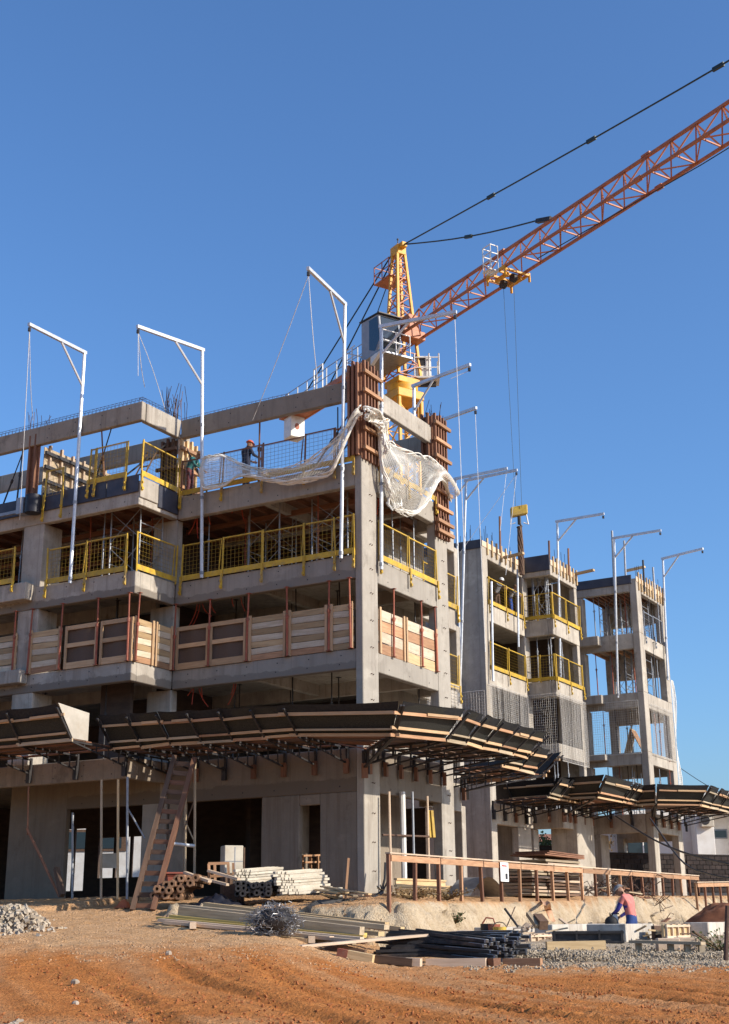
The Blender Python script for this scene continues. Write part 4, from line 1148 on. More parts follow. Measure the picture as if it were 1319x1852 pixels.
# ------------------------------------------------------------------ white nets round the corner of the top deck
def spl(pts, u):
    n = len(pts) - 1
    k = min(n - 1, int(u * n))
    f = u * n - k
    P = [V(pts[max(0, k - 1)]), V(pts[k]), V(pts[k + 1]), V(pts[min(n, k + 2)])]
    return .5 * (2 * P[1] + (P[2] - P[0]) * f + (2 * P[0] - 5 * P[1] + 4 * P[2] - P[3]) * f * f + (3 * P[1] - P[0] - 3 * P[2] + P[3]) * f ** 3)
def netsheet(name, top, bot, conv, label, nu, nv, bulge, r=.0062, folds=14, edge=.05):
    a = [conv(*p) for p in top]
    c = [conv(*p) for p in bot]
    nrm = V((0, -1, 0)) if conv(0, 0).y == conv(100, 0).y else V((1, 0, 0))
    def fn(u, v):
        p = spl(a, u).lerp(spl(c, u), v)
        q = noise.noise(V((u * 7, v * 2.5, nu)))
        return p + nrm * (bulge * math.sin(math.pi * v) + .10 * math.sin(u * folds + 2 * v) + .12 * q) + V((0, 0, .09 * noise.noise(V((u * 9, v * 4, 3.3)))))
    t = thing(name, label, 'net', fn(0, 0))
    b = MB(); b.net(fn, nu, nv, r, 3); b.sm = False
    build('mesh', b, M['white_net'], t, kind='stuff')
    for v_, off in ((0, 0), (1, 0), (.97, 1)):
        b = MB()
        for s in range(5):
            ph = R.uniform(0, 6)
            b.path([fn(i / 40, v_) + nrm * (.03 + edge * math.sin(i * .7 + ph)) + V((0, 0, edge * math.cos(i * .9 + ph))) for i in range(41)], .018, 4)
        build('bunched_edge', b, M['white_net'], t)
    return t
from mathutils import noise
cy = lambda x, y: onY(x, y, -.3)
cx_ = lambda x, y: onX(x, y, .3)
netsheet('safety_net', [(368, 832), (385, 826), (405, 824), (430, 834), (458, 845), (490, 851), (530, 847), (565, 832), (600, 803), (625, 773), (648, 742), (656, 736)],
         [(371, 884), (385, 882), (405, 876), (430, 862), (458, 864), (490, 868), (530, 872), (565, 869), (598, 850), (622, 808), (646, 765), (655, 748)], cy, 'white net drooping along the left edge of the top deck', 150, 20, .18)
netsheet('safety_net', [(657, 738), (675, 748), (692, 762), (699, 790), (715, 806), (738, 820), (765, 828), (788, 832), (802, 850), (815, 880)],
         [(657, 750), (672, 760), (686, 778), (690, 850), (702, 890), (722, 918), (748, 932), (770, 905), (786, 868), (817, 905)], cx_, 'white net hanging in a swag between the two tall columns', 90, 40, .25)
netsheet('safety_net', [(660, 742), (672, 748), (684, 756), (697, 766), (700, 790), (700, 810)], [(660, 752), (672, 758), (683, 768), (690, 780), (690, 800), (693, 820)], lambda x, y: onX(x, y, .42), 'rolled white net draped over the corner column form', 40, 8, .1, edge=.06)
netsheet('safety_net', [(694, 862), (699, 875), (704, 900), (702, 922)], [(704, 852), (712, 878), (722, 905), (712, 918)], lambda x, y: onX(x, y, .3), 'white net tail hanging just right of the corner column', 24, 10, .1)
# pale grey nets closing the lower floors
def plainnet(fn, nu, nv, label, m='grey_net', r=.0065):
    t = thing('screen_net', label, 'net', fn(0, 0), 'grey screen nets on the lower floors')
    b = MB(); b.net(fn, nu, nv, r, 3, jit=.006); b.sm = False
    build('mesh', b, M[m], t, kind='stuff')
    b = MB()
    for v_ in (0, 1): b.path([V(fn(i / 12, v_)) for i in range(13)], .014, 4)
    build('border_rope', b, M[m], t)
wv = lambda u, v: .035 * math.sin(u * 6 + v * 2) * math.sin(math.pi * v)
plainnet(lambda u, v: V((AX_ + .12 + wv(u, v), 18.55 + 4.1 * u, 8.9 - 4.0 * v)), 52, 46, 'grey net over the first rear openings, beside the canopy')
plainnet(lambda u, v: V((-4.8 + 1.5 * u, BY0 - .12 - wv(u, v), 9.0 - 3.0 * v)), 16, 26, 'grey net on the left face of the rear middle bay')
plainnet(lambda u, v: V((BX + .12 + wv(u, v), BY0 + 3.3 * u, 9.0 - 3.0 * v)), 40, 36, 'grey net on the sunlit face of the rear middle bay')
plainnet(lambda u, v: V((-3.9 + 2.7 * u, CY0 - .12 - wv(u, v), 9.2 - 2.5 * v)), 26, 22, 'thin grey net across the see-through opening of the far end bay', r=.006)
plainnet(lambda u, v: V((CX + .1 + wv(u, v), CY0 + .6 + 3.6 * u, 9.1 - 2.4 * v)), 30, 22, 'thin grey net on the sunlit face of the far end bay', r=.006)
plainnet(lambda u, v: V((-.9 + wv(u, v) * .5, 5.65 + 2.5 * u, 6.9 - 2.2 * v)), 26, 22, 'grey net strip just right of the second tall column')
plainnet(lambda u, v: V((-7 + 2.3 * u, AY0 - .1 - wv(u, v), 8.6 - 3.6 * v)), 18, 28, 'faint grey net on the blank wall before the rear wing', r=.006)
plainnet(lambda u, v: V((CX + .04 + .08 * math.sin(v * 9) * u, CY1 + .03 + .3 * u, 10.8 - 6.0 * v)), 4, 60, 'ragged white net edge down the far right corner', 'white_net', .016)
# ------------------------------------------------------------------ tower crane
DC = 66.0
def crane():
    mb_ = at(728, 700, DC)
    base = V((mb_.x, mb_.y, 0))
    zs = at(728, 690, DC).z           # slewing ring
    zj = at(742, 612, DC - .5).z      # jib bottom chords
    U = V((0, 0, 1))
    t = thing('tower_crane', 'orange and yellow tower crane with lattice jib behind the building', 'crane', base)
    root = at(746, 604, DC - .8); root.z = zj
    far = onZ(1319, 238, zj)
    jd = (far - V((base.x, base.y, zj))); jd.z = 0; jd.normalize()
    js = V((-jd.y, jd.x, 0))          # across the jib
    def lattice(name, p0, p1, a0, a1, w0, w1, n, rc, rb, m, axes, mb2='crane_yellow', par=t):
        """square lattice from p0 to p1, half widths w0 -> w1 along the two axes"""
        p0, p1 = V(p0), V(p1)
        e1, e2 = axes
        cs = [(-1, -1), (1, -1), (1, 1), (-1, 1)]
        P = lambda f, c: p0.lerp(p1, f) + (e1 * c[0] + e2 * c[1]) * (w0 + (w1 - w0) * f)
        for c in cs: piece(name + '_chord', P(0, c), P(1, c), rc, rc, M[m], par, up=e1)
        b = MB()
        for i in range(n):
            f0, f1 = i / n, (i + 1) / n
            for k in range(4):
                c, d = cs[k], cs[(k + 1) % 4]
                if i % 2: c, d = d, c
                b.bar(P(f0, c), P(f1, d), rb)
                b.bar(P(f0, c), P(f0, d), rb * .8)
        build(name + '_bracing', b, M[mb2], par, kind='stuff')
    # mast
    lattice('mast', base, V((base.x, base.y, zs - 1.6)), 0, 0, .62, .62, 22, .15, .06, 'crane_yellow', (jd, js))
    c = V((base.x, base.y, 0))
    # climbing collar and slewing ring
    b = MB()
    q = lambda x, y, z: c + jd * x + js * y + U * z
    def obox(b, x0, x1, y0, y1, z0, z1):
        b.hexa([q(x0, y0, z0), q(x1, y0, z0), q(x1, y1, z0), q(x0, y1, z0), q(x0, y0, z1), q(x1, y0, z1), q(x1, y1, z1), q(x0, y1, z1)])
    obox(b, -.85, .85, -.85, .85, zs - 1.25, zs - .75)
    for sx in (-1, 1):
        for sy in (-1, 1): obox(b, sx * .82, sx * .62, sy * .82, sy * .62, zs - 2.3, zs - 1.25)
    build('collar', b, M['crane_yellow'], t, bevel=.04)
    b = MB(); b.tube(q(0, 0, zs - .75), q(0, 0, zs - .35), .85, 20); build('slewing_ring', b, M['crane_yellow'], t)
    b = MB(); obox(b, -.72, .72, -.72, .72, zs - .35, zs); build('turntable', b, M['crane_yellow'], t, bevel=.03)
    zt = at(716, 442, DC).z
    lattice('tower_head', q(0, 0, zs + .1), q(-.15, 0, zt - .5), 0, 0, .72, .24, 11, .14, .055, 'crane_yellow', (jd, js), 'crane_orange')
    b = MB(); obox(b, -.55, .2, -.3, .3, zt - .7, zt - .1); obox(b, .1, .5, -.18, .18, zt - .35, zt - .05); build('head_cap', b, M['crane_yellow'], t, bevel=.03)
    b = MB(); b.tube(q(-.2, 0, zt - .1), q(-.2, 0, zt + .35), .03, 5); b.ball(q(-.2, .0, zt + .4), .07, 6, 4); build('aviation_lamp', b, M['steel_dark'], t)
    # ladder inside the head, small platform near its top
    zp = at(700, 497, DC).z
    b = MB(); obox(b, -1.9, -.3, -.5, .7, zp, zp + .07); build('head_platform', b, M['crane_orange'], t)
    b = MB()
    for x, y in ((-1.9, -.5), (-1.9, .7), (-.4, .7), (-.4, -.5), (-1.1, .7), (-1.1, -.5)): b.bar(q(x, y, zp), q(x, y, zp + 1.15), .045)
    for z in (.6, 1.12):
        b.bar(q(-1.9, -.5, zp + z), q(-1.9, .7, zp + z), .04); b.bar(q(-1.9, .7, zp + z), q(-.4, .7, zp + z), .04); b.bar(q(-1.9, -.5, zp + z), q(-.4, -.5, zp + z), .04)
    build('head_railing', b, M['crane_orange'], t, kind='stuff')
    # jib: one top chord, two bottom chords, stepped joints
    L = 46.0
    J = lambda x, y, z: c + jd * x + js * y + U * z
    x0 = 1.0
    HT, HW = 1.32, .62
    for y in (-HW, HW): piece('jib_bottom_chord', J(x0, y, zj), J(L, y, zj), .12, .12, M['crane_orange'], t)
    piece('jib_top_chord', J(x0 + .9, 0, zj + HT), J(L, 0, zj + HT), .13, .13, M['crane_orange'], t)
    b = MB(); b2 = MB()
    n = int((L - x0) / 1.45)
    for i in range(n):
        xa = x0 + 1.45 * i; xm = xa + .72; xb = xa + 1.45
        for y in (-HW, HW):
            b.bar(J(xa, y, zj), J(xm, 0, zj + HT), .06); b.bar(J(xm, 0, zj + HT), J(xb, y, zj), .06)
        b2.bar(J(xa, -HW, zj), J(xa, HW, zj), .06)
        b2.bar(J(xa, -HW if i % 2 else HW, zj), J(xb, HW if i % 2 else -HW, zj), .05)
        if i % 7 == 5:
            b.bar(J(xm - .25, 0, zj + HT + .08), J(xm + .25, 0, zj + HT + .08), .2, .12)
            for y in (-HW, HW): b.bar(J(xm - .2, y, zj), J(xm + .2, y, zj), .18)
    build('jib_side_lacing', b, M['crane_orange'], t, kind='stuff'); build('jib_bottom_lacing', b2, M['crane_orange'], t, kind='stuff')
    b = MB(); obox(b, .55, 1.3, -.7, .7, zj - .25, zj + .25); obox(b, .4, 1.2, -.35, .35, zj + .25, zj + 1.2); build('jib_root', b, M['crane_orange'], t, bevel=.03)
    # lower trolley rope line under the jib
    b = MB(); b.path([J(11.5, .1, zj - .1), J(22, .1, zj - .6), J(34, .1, zj - .75), J(L, .1, zj - .4)], .03, 4); build('trolley_rope', b, M['pendant'], t)
    # pendant bars
    top = q(.4, 0, zt - .2)
    def pend(xe, joints, nm='pendant_bar'):
        e = J(xe, 0, zj + HT + .2)
        b = MB(); b.path([top.lerp(e, i / 8) - U * (.25 * math.sin(math.pi * i / 8)) for i in range(9)], .042, 5)
        for f in joints:
            p = top.lerp(e, f) - U * (.25 * math.sin(math.pi * f)); d = (e - top).normalized()
            b.bar(p - d * .3, p + d * .3, .12, .17)
        build(nm, b, M['pendant'], t)
        return e
    e1 = onZ(1000, 400, zj + HT); x1 = (e1 - c).dot(jd)
    e = pend(x1, (.48,)); b = MB(); b.bar(e - jd * 1.0 + U * .25, e - U * .1, .2, .2); build('pendant_bracket', b, M['steel_dark'], t)
    pend(42, (.19, .37, .555))
    # counter jib
    cz = zj - .35
    ce = onZ(503, 752, cz); LC = (c - ce).dot(jd); LC = max(9, min(16, LC))
    for y in (-.62, .62): piece('counter_jib_beam', J(-.8, y, cz), J(-LC, y, cz), .12, .3, M['crane_orange'], t)
    b = MB()
    for i in range(int(LC / .8)): b.bar(J(-.8 - .8 * i, -.62, cz), J(-.8 - .8 * i, .62, cz), .08); b.bar(J(-.8 - .8 * i, -.62, cz), J(-1.6 - .8 * i, .62, cz), .05)
    build('counter_jib_lacing', b, M['crane_orange'], t, kind='stuff')
    b = MB(); obox(b, -LC + .6, -.7, -.55, .55, cz + .16, cz + .2); build('counter_jib_deck', b, M['galv_dull'], t)
    b = MB()
    for i in range(int(LC / 1.15)):
        for y in (-.66, .66): b.bar(J(-1.2 - 1.15 * i, y, cz + .15), J(-1.2 - 1.15 * i, y, cz + 1.3), .055)
    build('railing_post', b, M['white_paint'], t, kind='stuff')
    b = MB()
    for y in (-.66, .66):
        for z in (.7, 1.28): b.bar(J(-1.2, y, cz + z), J(-LC + .4, y, cz + z), .035)
    build('handrail', b, M['cab_grey'], t, kind='stuff')
    xg = -LC * .68
    b = MB()
    for y in (-.66,):
        b.path([J(xg, y, cz + .2), J(xg, y, cz + 1.7), J(xg + 1.0, y, cz + 1.7), J(xg + 1.0, y, cz + .2)], .05, 5); b.bar(J(xg, y, cz + 1.0), J(xg + 1, y, cz + 1.0), .05)
    build('gate_frame', b, M['white_paint'], t)
    # counterweight hanging under the end
    b = MB(); obox(b, -LC - .05, -LC + .85, -.5, .5, cz - 1.5, cz - .1); build('counterweight', b, M['white_paint'], t, bevel=.04)
    b = MB()
    o_ = J(-LC + .855, -.05, cz - .8)
    n_ = len(b.v)
    for k in range(20): b.v.append(o_ + js * (.16 * math.cos(k * math.pi / 10)) + U * (.21 * math.sin(k * math.pi / 10)) + jd * .004)
    b.f.append(tuple(range(n_, n_ + 20))); b.m.append(0)
    build('round_red_emblem', b, M['red'], t)
    b = MB(); obox(b, -LC - .3, -LC + 3.2, -.7, .7, cz - .12, cz - .02); build('weight_frame', b, M['crane_orange'], t)
    for k, y in enumerate((-.35, .1, .5)):
        b = MB(); b.path([q(-.4, y * .4, zt - .3), J(-LC + 1.2 + k * 2.6, y, cz + .2)], .045 if k < 2 else .03, 5); build('counter_pendant', b, M['pendant'], t)
    # cab: hung on the left of the head
    cc = at(690, 616, DC - 1.2); cc = V((cc.x, cc.y, 0))
    zc0, zc1 = at(690, 652, DC - 1.2).z, at(690, 578, DC - 1.2).z
    k_ = lambda x, y, z: cc + jd * x + js * y + U * z
    cab = MB()
    pr = [(-.95, zc0), (.45, zc0), (.95, zc0 + .75), (.75, zc1 - .12), (-.95, zc1)]
    sw = .68
    n0 = len(cab.v)
    for y in (-sw, sw):
        for x, z in pr: cab.v.append(k_(x, y, z))
    cab.face(*[n0 + i for i in range(5)]); cab.face(*[n0 + 5 + i for i in reversed(range(5))])
    for i in range(5): cab.face(n0 + i, n0 + 5 + i, n0 + 5 + (i + 1) % 5, n0 + (i + 1) % 5)
    cb = build('cab', cab, M['cab_grey'], t, bevel=.03)
    def pane(pts):
        g = MB(); nn = len(g.v); g.v += [V(p) for p in pts]; g.face(*range(len(pts))); build('window', g, M['glass'], cb)
    for s in (-1, 1):
        y = s * (sw + .012)
        pane([k_(-.15, y, zc0 + .5), k_(.4, y, zc0 + .25), k_(.85, y, zc0 + .8), k_(.68, y, zc1 - .25), k_(-.15, y, zc1 - .2)])
    e = .012
    pane([k_(.96 + e, -.55, zc0 + .85), k_(.96 + e, .55, zc0 + .85), k_(.78 + e, .55, zc1 - .25), k_(.78 + e, -.55, zc1 - .25)])
    pane([k_(.53 + e, -.5, zc0 + .1), k_(.53 + e, .5, zc0 + .1), k_(.92 + e, .5, zc0 + .66), k_(.92 + e, -.5, zc0 + .66)])
    pane([k_(-.955, -.45, zc0 + 1.0), k_(-.955, .45, zc0 + 1.0), k_(-.955, .45, zc1 - .25), k_(-.955, -.45, zc1 - .25)])
    b = MB(); b.hexa([k_(-1.05, -.75, zc1 + .02), k_(.95, -.75, zc1 - .14), k_(.95, .75, zc1 - .14), k_(-1.05, .75, zc1 + .02), k_(-1.05, -.75, zc1 + .08), k_(.95, -.75, zc1 - .08), k_(.95, .75, zc1 - .08), k_(-1.05, .75, zc1 + .08)]); build('roof', b, M['steel_dark'], cb)
    for z, (xa, xb, ya, yb), m in ((zc0 - .16, (-2.3, 1.5, -1.1, 1.0), 'galv_dull'),):
        b = MB(); b.hexa([k_(xa, ya, z - .1), k_(xb, ya, z - .1), k_(xb, yb, z - .1), k_(xa, yb, z - .1), k_(xa, ya, z), k_(xb, ya, z), k_(xb, yb, z), k_(xa, yb, z)]); build('cab_platform', b, M[m], t)
    b = MB()
    for x, y in ((-2.2, -1.0), (-1.4, -1.0), (1.4, -1.0), (1.4, 0), (1.4, .9), (-2.2, .9)): b.bar(k_(x, y, zc0 - .1), k_(x, y, zc0 + 1.1), .05)
    for z in (.5, 1.08): b.bar(k_(-2.2, -1, zc0 + z), k_(-1.1, -1, zc0 + z), .04); b.bar(k_(1.4, -1, zc0 + z), k_(1.4, .9, zc0 + z), .045); b.bar(k_(-2.2, -1, zc0 + z), k_(-2.2, .9, zc0 + z), .04)
    build('cab_railing', b, M['white_paint'], t, kind='stuff')
    b = MB(); b.hexa([k_(.6, -1.1, zc0 - .75), k_(1.5, -1.1, zc0 - .3), k_(1.5, -.9, zc0 - .3), k_(.6, -.9, zc0 - .75), k_(.6, -1.1, zc0 - .3), k_(1.5, -1.1, zc0 - .22), k_(1.5, -.9, zc0 - .22), k_(.6, -.9, zc0 - .3)]); build('platform_gusset', b, M['white_paint'], t)
    # machinery cabinet on its own gallery to the right
    mc = at(772, 668, DC + .3); z0, z1 = at(772, 690, DC + .3).z, at(772, 646, DC + .3).z
    mc = V((mc.x, mc.y, 0)); m_ = lambda x, y, z: mc + RIGHT * x + HEAD * y + U * z
    def rbox(x0, x1, y0, y1, za, zb, nm, m, bv=.03):
        b = MB(); b.hexa([m_(x0, y0, za), m_(x1, y0, za), m_(x1, y1, za), m_(x0, y1, za), m_(x0, y0, zb), m_(x1, y0, zb), m_(x1, y1, zb), m_(x0, y1, zb)]); return build(nm, b, M[m], t, bevel=bv)
    rbox(-.6, .22, -.45, .4, z0 + .12, z1 - .12, 'machinery_cabinet', 'white_paint')
    rbox(-.5, -.1, -.47, -.46, z0 + .75, z1 - .2, 'cabinet_vent', 'steel_dark', 0)
    rbox(-.9, .68, -.6, .6, z0 - .02, z0 + .08, 'cabinet_gallery', 'white_paint', 0)
    rbox(-2.0, .5, -.1, .1, z0 - .3, z0 - .05, 'gallery_arm', 'steel_dark', 0)
    b = MB()
    for x, y in ((.64, -.55), (.64, .55), (-.7, -.55), (.1, -.55)): b.bar(m_(x, y, z0), m_(x, y, z1 - .02), .06)
    for z in (.6, 1.2):
        b.bar(m_(-.7, -.55, z0 + z), m_(.64, -.55, z0 + z), .05); b.bar(m_(.64, -.55, z0 + z), m_(.64, .55, z0 + z), .05)
    build('gallery_railing', b, M['white_paint'], t, kind='stuff')
    # trolley with its basket
    tp = onZ(914, 497, zj - .1); xt = (tp - c).dot(jd)
    b = MB()
    for y in (-.78, .78): b.bar(J(xt - .7, y, zj - .12), J(xt + .7, y, zj - .12), .09, .15)
    for x in (-.7, -.25, .3, .7): b.bar(J(xt + x, -.78, zj - .2), J(xt + x, .78, zj - .2), .08, .1)
    for x, y in ((-.7, -.75), (-.7, .75), (.7, -.75), (.7, .75)): b.bar(J(xt + x, y, zj - .2), J(xt + x, y, zj - .55), .1)
    for y in (-.4, .4): b.bar(J(xt - .5, y, zj - .3), J(xt + .5, y, zj - .3), .1, .2)
    tr = build('trolley', b, M['crane_yellow'], t)
    b = MB()
    for x in (-.4, .4): b.tube(J(xt + x, -.1, zj - .4), J(xt + x, .1, zj - .4), .22, 12)
    build('sheave', b, M['steel_dark'], tr)
    b = MB()
    B_ = lambda x, y, z: J(xt + x, y, zj + z)
    for x in (-.3, .3):
        for y in (-1.3, -.85): b.bar(B_(x, y, -.2), B_(x, y, 1.15), .04)
    for z in (.25, .7, 1.13):
        b.bar(B_(-.3, -1.3, z), B_(.3, -1.3, z), .04); b.bar(B_(-.3, -1.3, z), B_(-.3, -.85, z), .04); b.bar(B_(.3, -1.3, z), B_(.3, -.85, z), .04)
    for y in (-1.3, -1.08, -.85): b.bar(B_(-.3, y, -.2), B_(.3, y, -.2), .16, .05)
    build('basket', b, M['white_paint'], tr)
    # hoist ropes and hook block
    hb = J(xt, 0, 0); hb.z = CAM.z + (onX(932, 928, hb.x).z - CAM.z)
    d_ = math.hypot(hb.x - CAM.x, hb.y - CAM.y); hb.z = at(932, 930, d_).z
    for s in (-.4, .4):
        b = MB(); b.path([J(xt + s, 0, zj - .5), hb + jd * s * .55 + U * .25], .010, 4); build('hoist_rope', b, M['pendant'], t)
    h = thing('hook_block', 'yellow crane hook block hanging above the rear wing', 'hook', hb)
    b = MB()
    b.hexa([hb - RIGHT * .4 - HEAD * .14 - U * .18, hb + RIGHT * .4 - HEAD * .14 - U * .02, hb + RIGHT * .4 + HEAD * .14 - U * .02, hb - RIGHT * .4 + HEAD * .14 - U * .18,
            hb - RIGHT * .4 - HEAD * .14 + U * .3, hb + RIGHT * .4 - HEAD * .14 + U * .46, hb + RIGHT * .4 + HEAD * .14 + U * .46, hb - RIGHT * .4 + HEAD * .14 + U * .3])
    build('block_body', b, M['yellow_dark'], h, bevel=.05)
    for s in (-1, 1):
        b = MB(); p = hb + RIGHT * .33 * s
        b.path([p, p + RIGHT * .08 * s - U * .5, p - RIGHT * .14 * s - U * .42], .035, 5); build('side_bracket', b, M['white_paint'], h)
    b = MB(); b.tube(hb - U * .1, hb - U * .5, .09, 8); b.path([hb - U * .45, hb - U * .6 + RIGHT * .1, hb - U * .75, hb - U * .62 - RIGHT * .12], .05, 6); build('hook', b, M['steel_dark'], h)
    s = thing('sling_bundle', 'dark bundle of slings hanging from the crane hook block', 'sling', hb - U * .7)
    b = MB()
    le = hb.z - at(938, 1040, d_).z
    for k in range(7):
        a = k * .9
        b.path([hb - U * (.6 + (le - .6) * i / 10) + RIGHT * (.07 * math.cos(a + i * .5) * (1 + .5 * math.sin(i * .3))) + HEAD * (.07 * math.sin(a + i * .5)) for i in range(11)], .045, 5)
    build('sling', b, M['wood_dark'], s, kind='stuff')
crane()
# ------------------------------------------------------------------ the yard
U_ = V((0, 0, 1))
def pile(name, label, cat, rows, base=None, group=None):
    """rows: (px, py, d, px, py, d, width, height, material[, part name]) - every stick is its own part"""
    first = at(*rows[0][:3])
    t = thing(name, label, cat, (first.x, first.y, gz(first.x, first.y)), group)
    for r in rows:
        p, q = at(*r[:3]), at(*r[3:6])
        piece(r[9] if len(r) > 9 else 'timber', p, q, r[6], r[7], M[r[8]], t)
    return t
A_ = [(327, 1648, 32.0, 655, 1685, 29.3, .20, .20, 'wood_grey'), (330, 1640, 32.6, 700, 1677, 30.2, .30, .10, 'wood_grey'), (372, 1637, 33.0, 728, 1682, 30.6, .22, .13, 'wood_tan'), (420, 1640, 33.3, 700, 1672, 31.2, .2, .1, 'wood_tan'),
      (286, 1660, 31.6, 660, 1694, 29.2, .18, .05, 'wood_yellow'), (290, 1664, 31.3, 655, 1698, 29.0, .22, .07, 'wood_pale'), (310, 1657, 31.9, 640, 1690, 29.6, .2, .06, 'wood_yellow'), (284, 1678, 31.0, 560, 1702, 28.9, .20, .10, 'wood_tan'),
      (300, 1668, 31.1, 600, 1696, 28.9, .2, .06, 'wood_pale'), (350, 1676, 30.8, 660, 1703, 28.5, .22, .06, 'wood_pale'), (320, 1680, 31.3, 640, 1706, 28.8, .2, .06, 'wood_grey'), (340, 1661, 31.9, 660, 1691, 29.7, .24, .08, 'wood_yellow'),
      (330, 1671, 31.6, 640, 1700, 29.2, .3, .07, 'wood_grey'), (300, 1674, 31.8, 600, 1699, 29.8, .3, .07, 'wood_grey'), (360, 1654, 32.4, 690, 1689, 30.0, .3, .09, 'wood_tan')]
pile('timber_stack', 'low stack of long weathered and yellow timbers lying across the yard', 'timber', A_)
for k, (px, d) in enumerate(((349, 30.6), (560, 29.2))):
    p = gp(px, d)
    t = thing('timber_block', ('short square timber block under the left end of the long timber stack', 'short square timber block under the middle of the long timber stack')[k], 'timber', p)
    piece('block', p + V((-.4, .5, .06)), p + V((.25, -.3, .08)), .14, .14, M['wood_pale'], t)
pile('plank', 'long pale plank lying aslant in front of the timber stack', 'plank', [(541, 1712, 27.9, 848, 1684, 29.6, .34, .05, 'wood_pale', 'board')])
# tangled wire ball
c = gp(496, 29.0) + V((0, 0, .33))
t = thing('wire_bundle', 'grey tangled ball of tie wire in front of the timber stack', 'wire bundle', c - V((0, 0, .33)))
b = MB()
for k in range(620):
    th, ph = R.uniform(0, 6.28), math.acos(R.uniform(-1, 1))
    p = V((math.sin(ph) * math.cos(th), math.sin(ph) * math.sin(th), math.cos(ph)))
    s = R.uniform(.55, 1.0)
    e = V((R.gauss(0, 1), R.gauss(0, 1), R.gauss(0, 1))).normalized() * .17
    f = V((R.gauss(0, 1), R.gauss(0, 1), R.gauss(0, 1))).normalized() * .22
    pts = [p * s, p * s + e, p * (s * 1.03) + e + f, p * s + f * 1.4]
    b.path([c + RIGHT * (q.x * .56) + HEAD * (q.y * .42) + U_ * (q.z * .35) for q in pts], .0065, 3)
b.sm = False
build('wire', b, M['wire'], t, kind='stuff')
b = MB(); b.ball(c, (.44, .36, .26), 10, 6); build('core', b, M['steel_dark'], t)
# dark steel channels
rows = []
for k in range(72):
    lay, i = divmod(k, 12)
    yy = 1738 - lay * 7.5 - R.uniform(0, 4)
    rows.append((690 + R.uniform(-25, 35) + lay * 7, yy - 17 + i * .9, 29.4 - i * .07 + lay * .1, 893 + i * 4.6 + R.uniform(-24, 24) + lay * 2, yy + 3 - i * 1.5, 27.5 + i * .11, .06, .055, R.choice(['steel_blue', 'steel_blue', 'steel_dark']), 'channel'))
t = pile('steel_stack', 'dark pile of long steel channels on pale timber blocks', 'steel', rows)
b = MB()
for r in rows:
    p, q = at(*r[:3]), at(*r[3:6])
    d = (q - p).normalized(); s_ = d.cross(U_).normalized()
    for a in (-1, 1): b.bar(q - d * .02 + s_ * .032 * a - U_ * .03, q - d * .02 + s_ * .032 * a + U_ * .03, .01, .03)
    b.bar(q - d * R.uniform(.1, 1.2) + U_ * .03, q + d * .015 + U_ * .03, .064, .008)
build('channel_end', b, M['galv_dull'], t, kind='stuff')
p_, q_ = at(640, 1700, 29.6), at(938, 1690, 28.7)
t = thing('steel_tube', 'long dark tube with round open end on top of the steel pile', 'tube', p_)
piece('tube', at(700, 1694, 29.6), at(931, 1702, 28.4), .16, .16, M['steel_blue'], t, round_=True)
b = MB(); e_ = at(931, 1702, 28.38); b.tube(e_, e_ + (at(931, 1702, 28.4) - at(700, 1694, 29.6)).normalized() * .01, .075, 12); build('end_ring', b, M['galv'], t)
blk = [(612, 1722, 675, 1726, 'wood_tan'), (690, 1727, 760, 1735, 'wood_pale'), (770, 1734, 876, 1745, 'wood_pale'), (878, 1742, 896, 1746, 'wood_red'), (908, 1752, 975, 1744, 'wood'), (590, 1712, 660, 1716, 'wood_dark'), (660, 1716, 745, 1722, 'wood_dark')]
names = ['tan timber block left of the steel pile', 'pale timber block under the left of the steel pile', 'pale timber block under the middle of the steel pile', 'small red block at the right foot of the steel pile', 'orange plank lying before the right end of the steel pile', 'dark sleeper under the long plank, left one', 'dark sleeper under the long plank, right one']
for (x0, y0, x1, y1, m), l in zip(blk, names):
    p, q = gp(x0, 27.5 if y0 > 1715 else 28.6), gp(x1, 27.3 if y0 > 1715 else 28.4)
    t = thing('timber_block', l, 'timber', p, 'timber blocks round the steel pile')
    piece('block', p + U_ * .07, q + U_ * .09, .2, .15, M[m], t)
    if 'pale' in l or 'tan' in l: piece('red_end', p + (p - q).normalized() * .0 + U_ * .07, p + (q - p).normalized() * .22 + U_ * .072, .207, .157, M['red'], t) if 'left' in l else None
# pile of hollow clay tubes, ends to the viewer
def tubes(label, spots, d0, L, ro, m, m2, dirv, sides=6, name='tube_pile', cat='tubes'):
    p0 = gp(spots[0][0], d0)
    t = thing(name, label, cat, p0)
    for px, py in spots:
        p = at(px, py, d0 + R.uniform(-.15, .15))
        q = p + dirv * L * R.uniform(.85, 1.1) + V((0, 0, R.uniform(-.05, .05)))
        b = MB()
        d = (q - p).normalized(); a = d.cross(U_).normalized(); c_ = d.cross(a)
        th = R.uniform(0, 1)
        rings = []
        for (f, r) in ((0, ro * .45), (0, ro), (1, ro), (1, ro * .45)):
            n_ = len(b.v)
            for k in range(sides): b.v.append(p.lerp(q, f) + a * r * math.cos(th + k * 6.2832 / sides) + c_ * r * math.sin(th + k * 6.2832 / sides))
            rings.append(n_)
        for u_, v_ in zip(rings, rings[1:] + rings[:1]):
            for k in range(sides):
                k2 = (k + 1) % sides
                b.face(u_ + k, v_ + k, v_ + k2, u_ + k2)
        build('tube', b, M[m], t)
    return t
spots = []
for row, (y, x0, x1) in enumerate(((1620, 276, 330), (1609, 282, 332), (1598, 300, 350), (1588, 318, 356))):
    x = x0
    while x < x1:
        spots.append((x + R.uniform(-2, 2), y + R.uniform(-2, 2))); x += 11.5
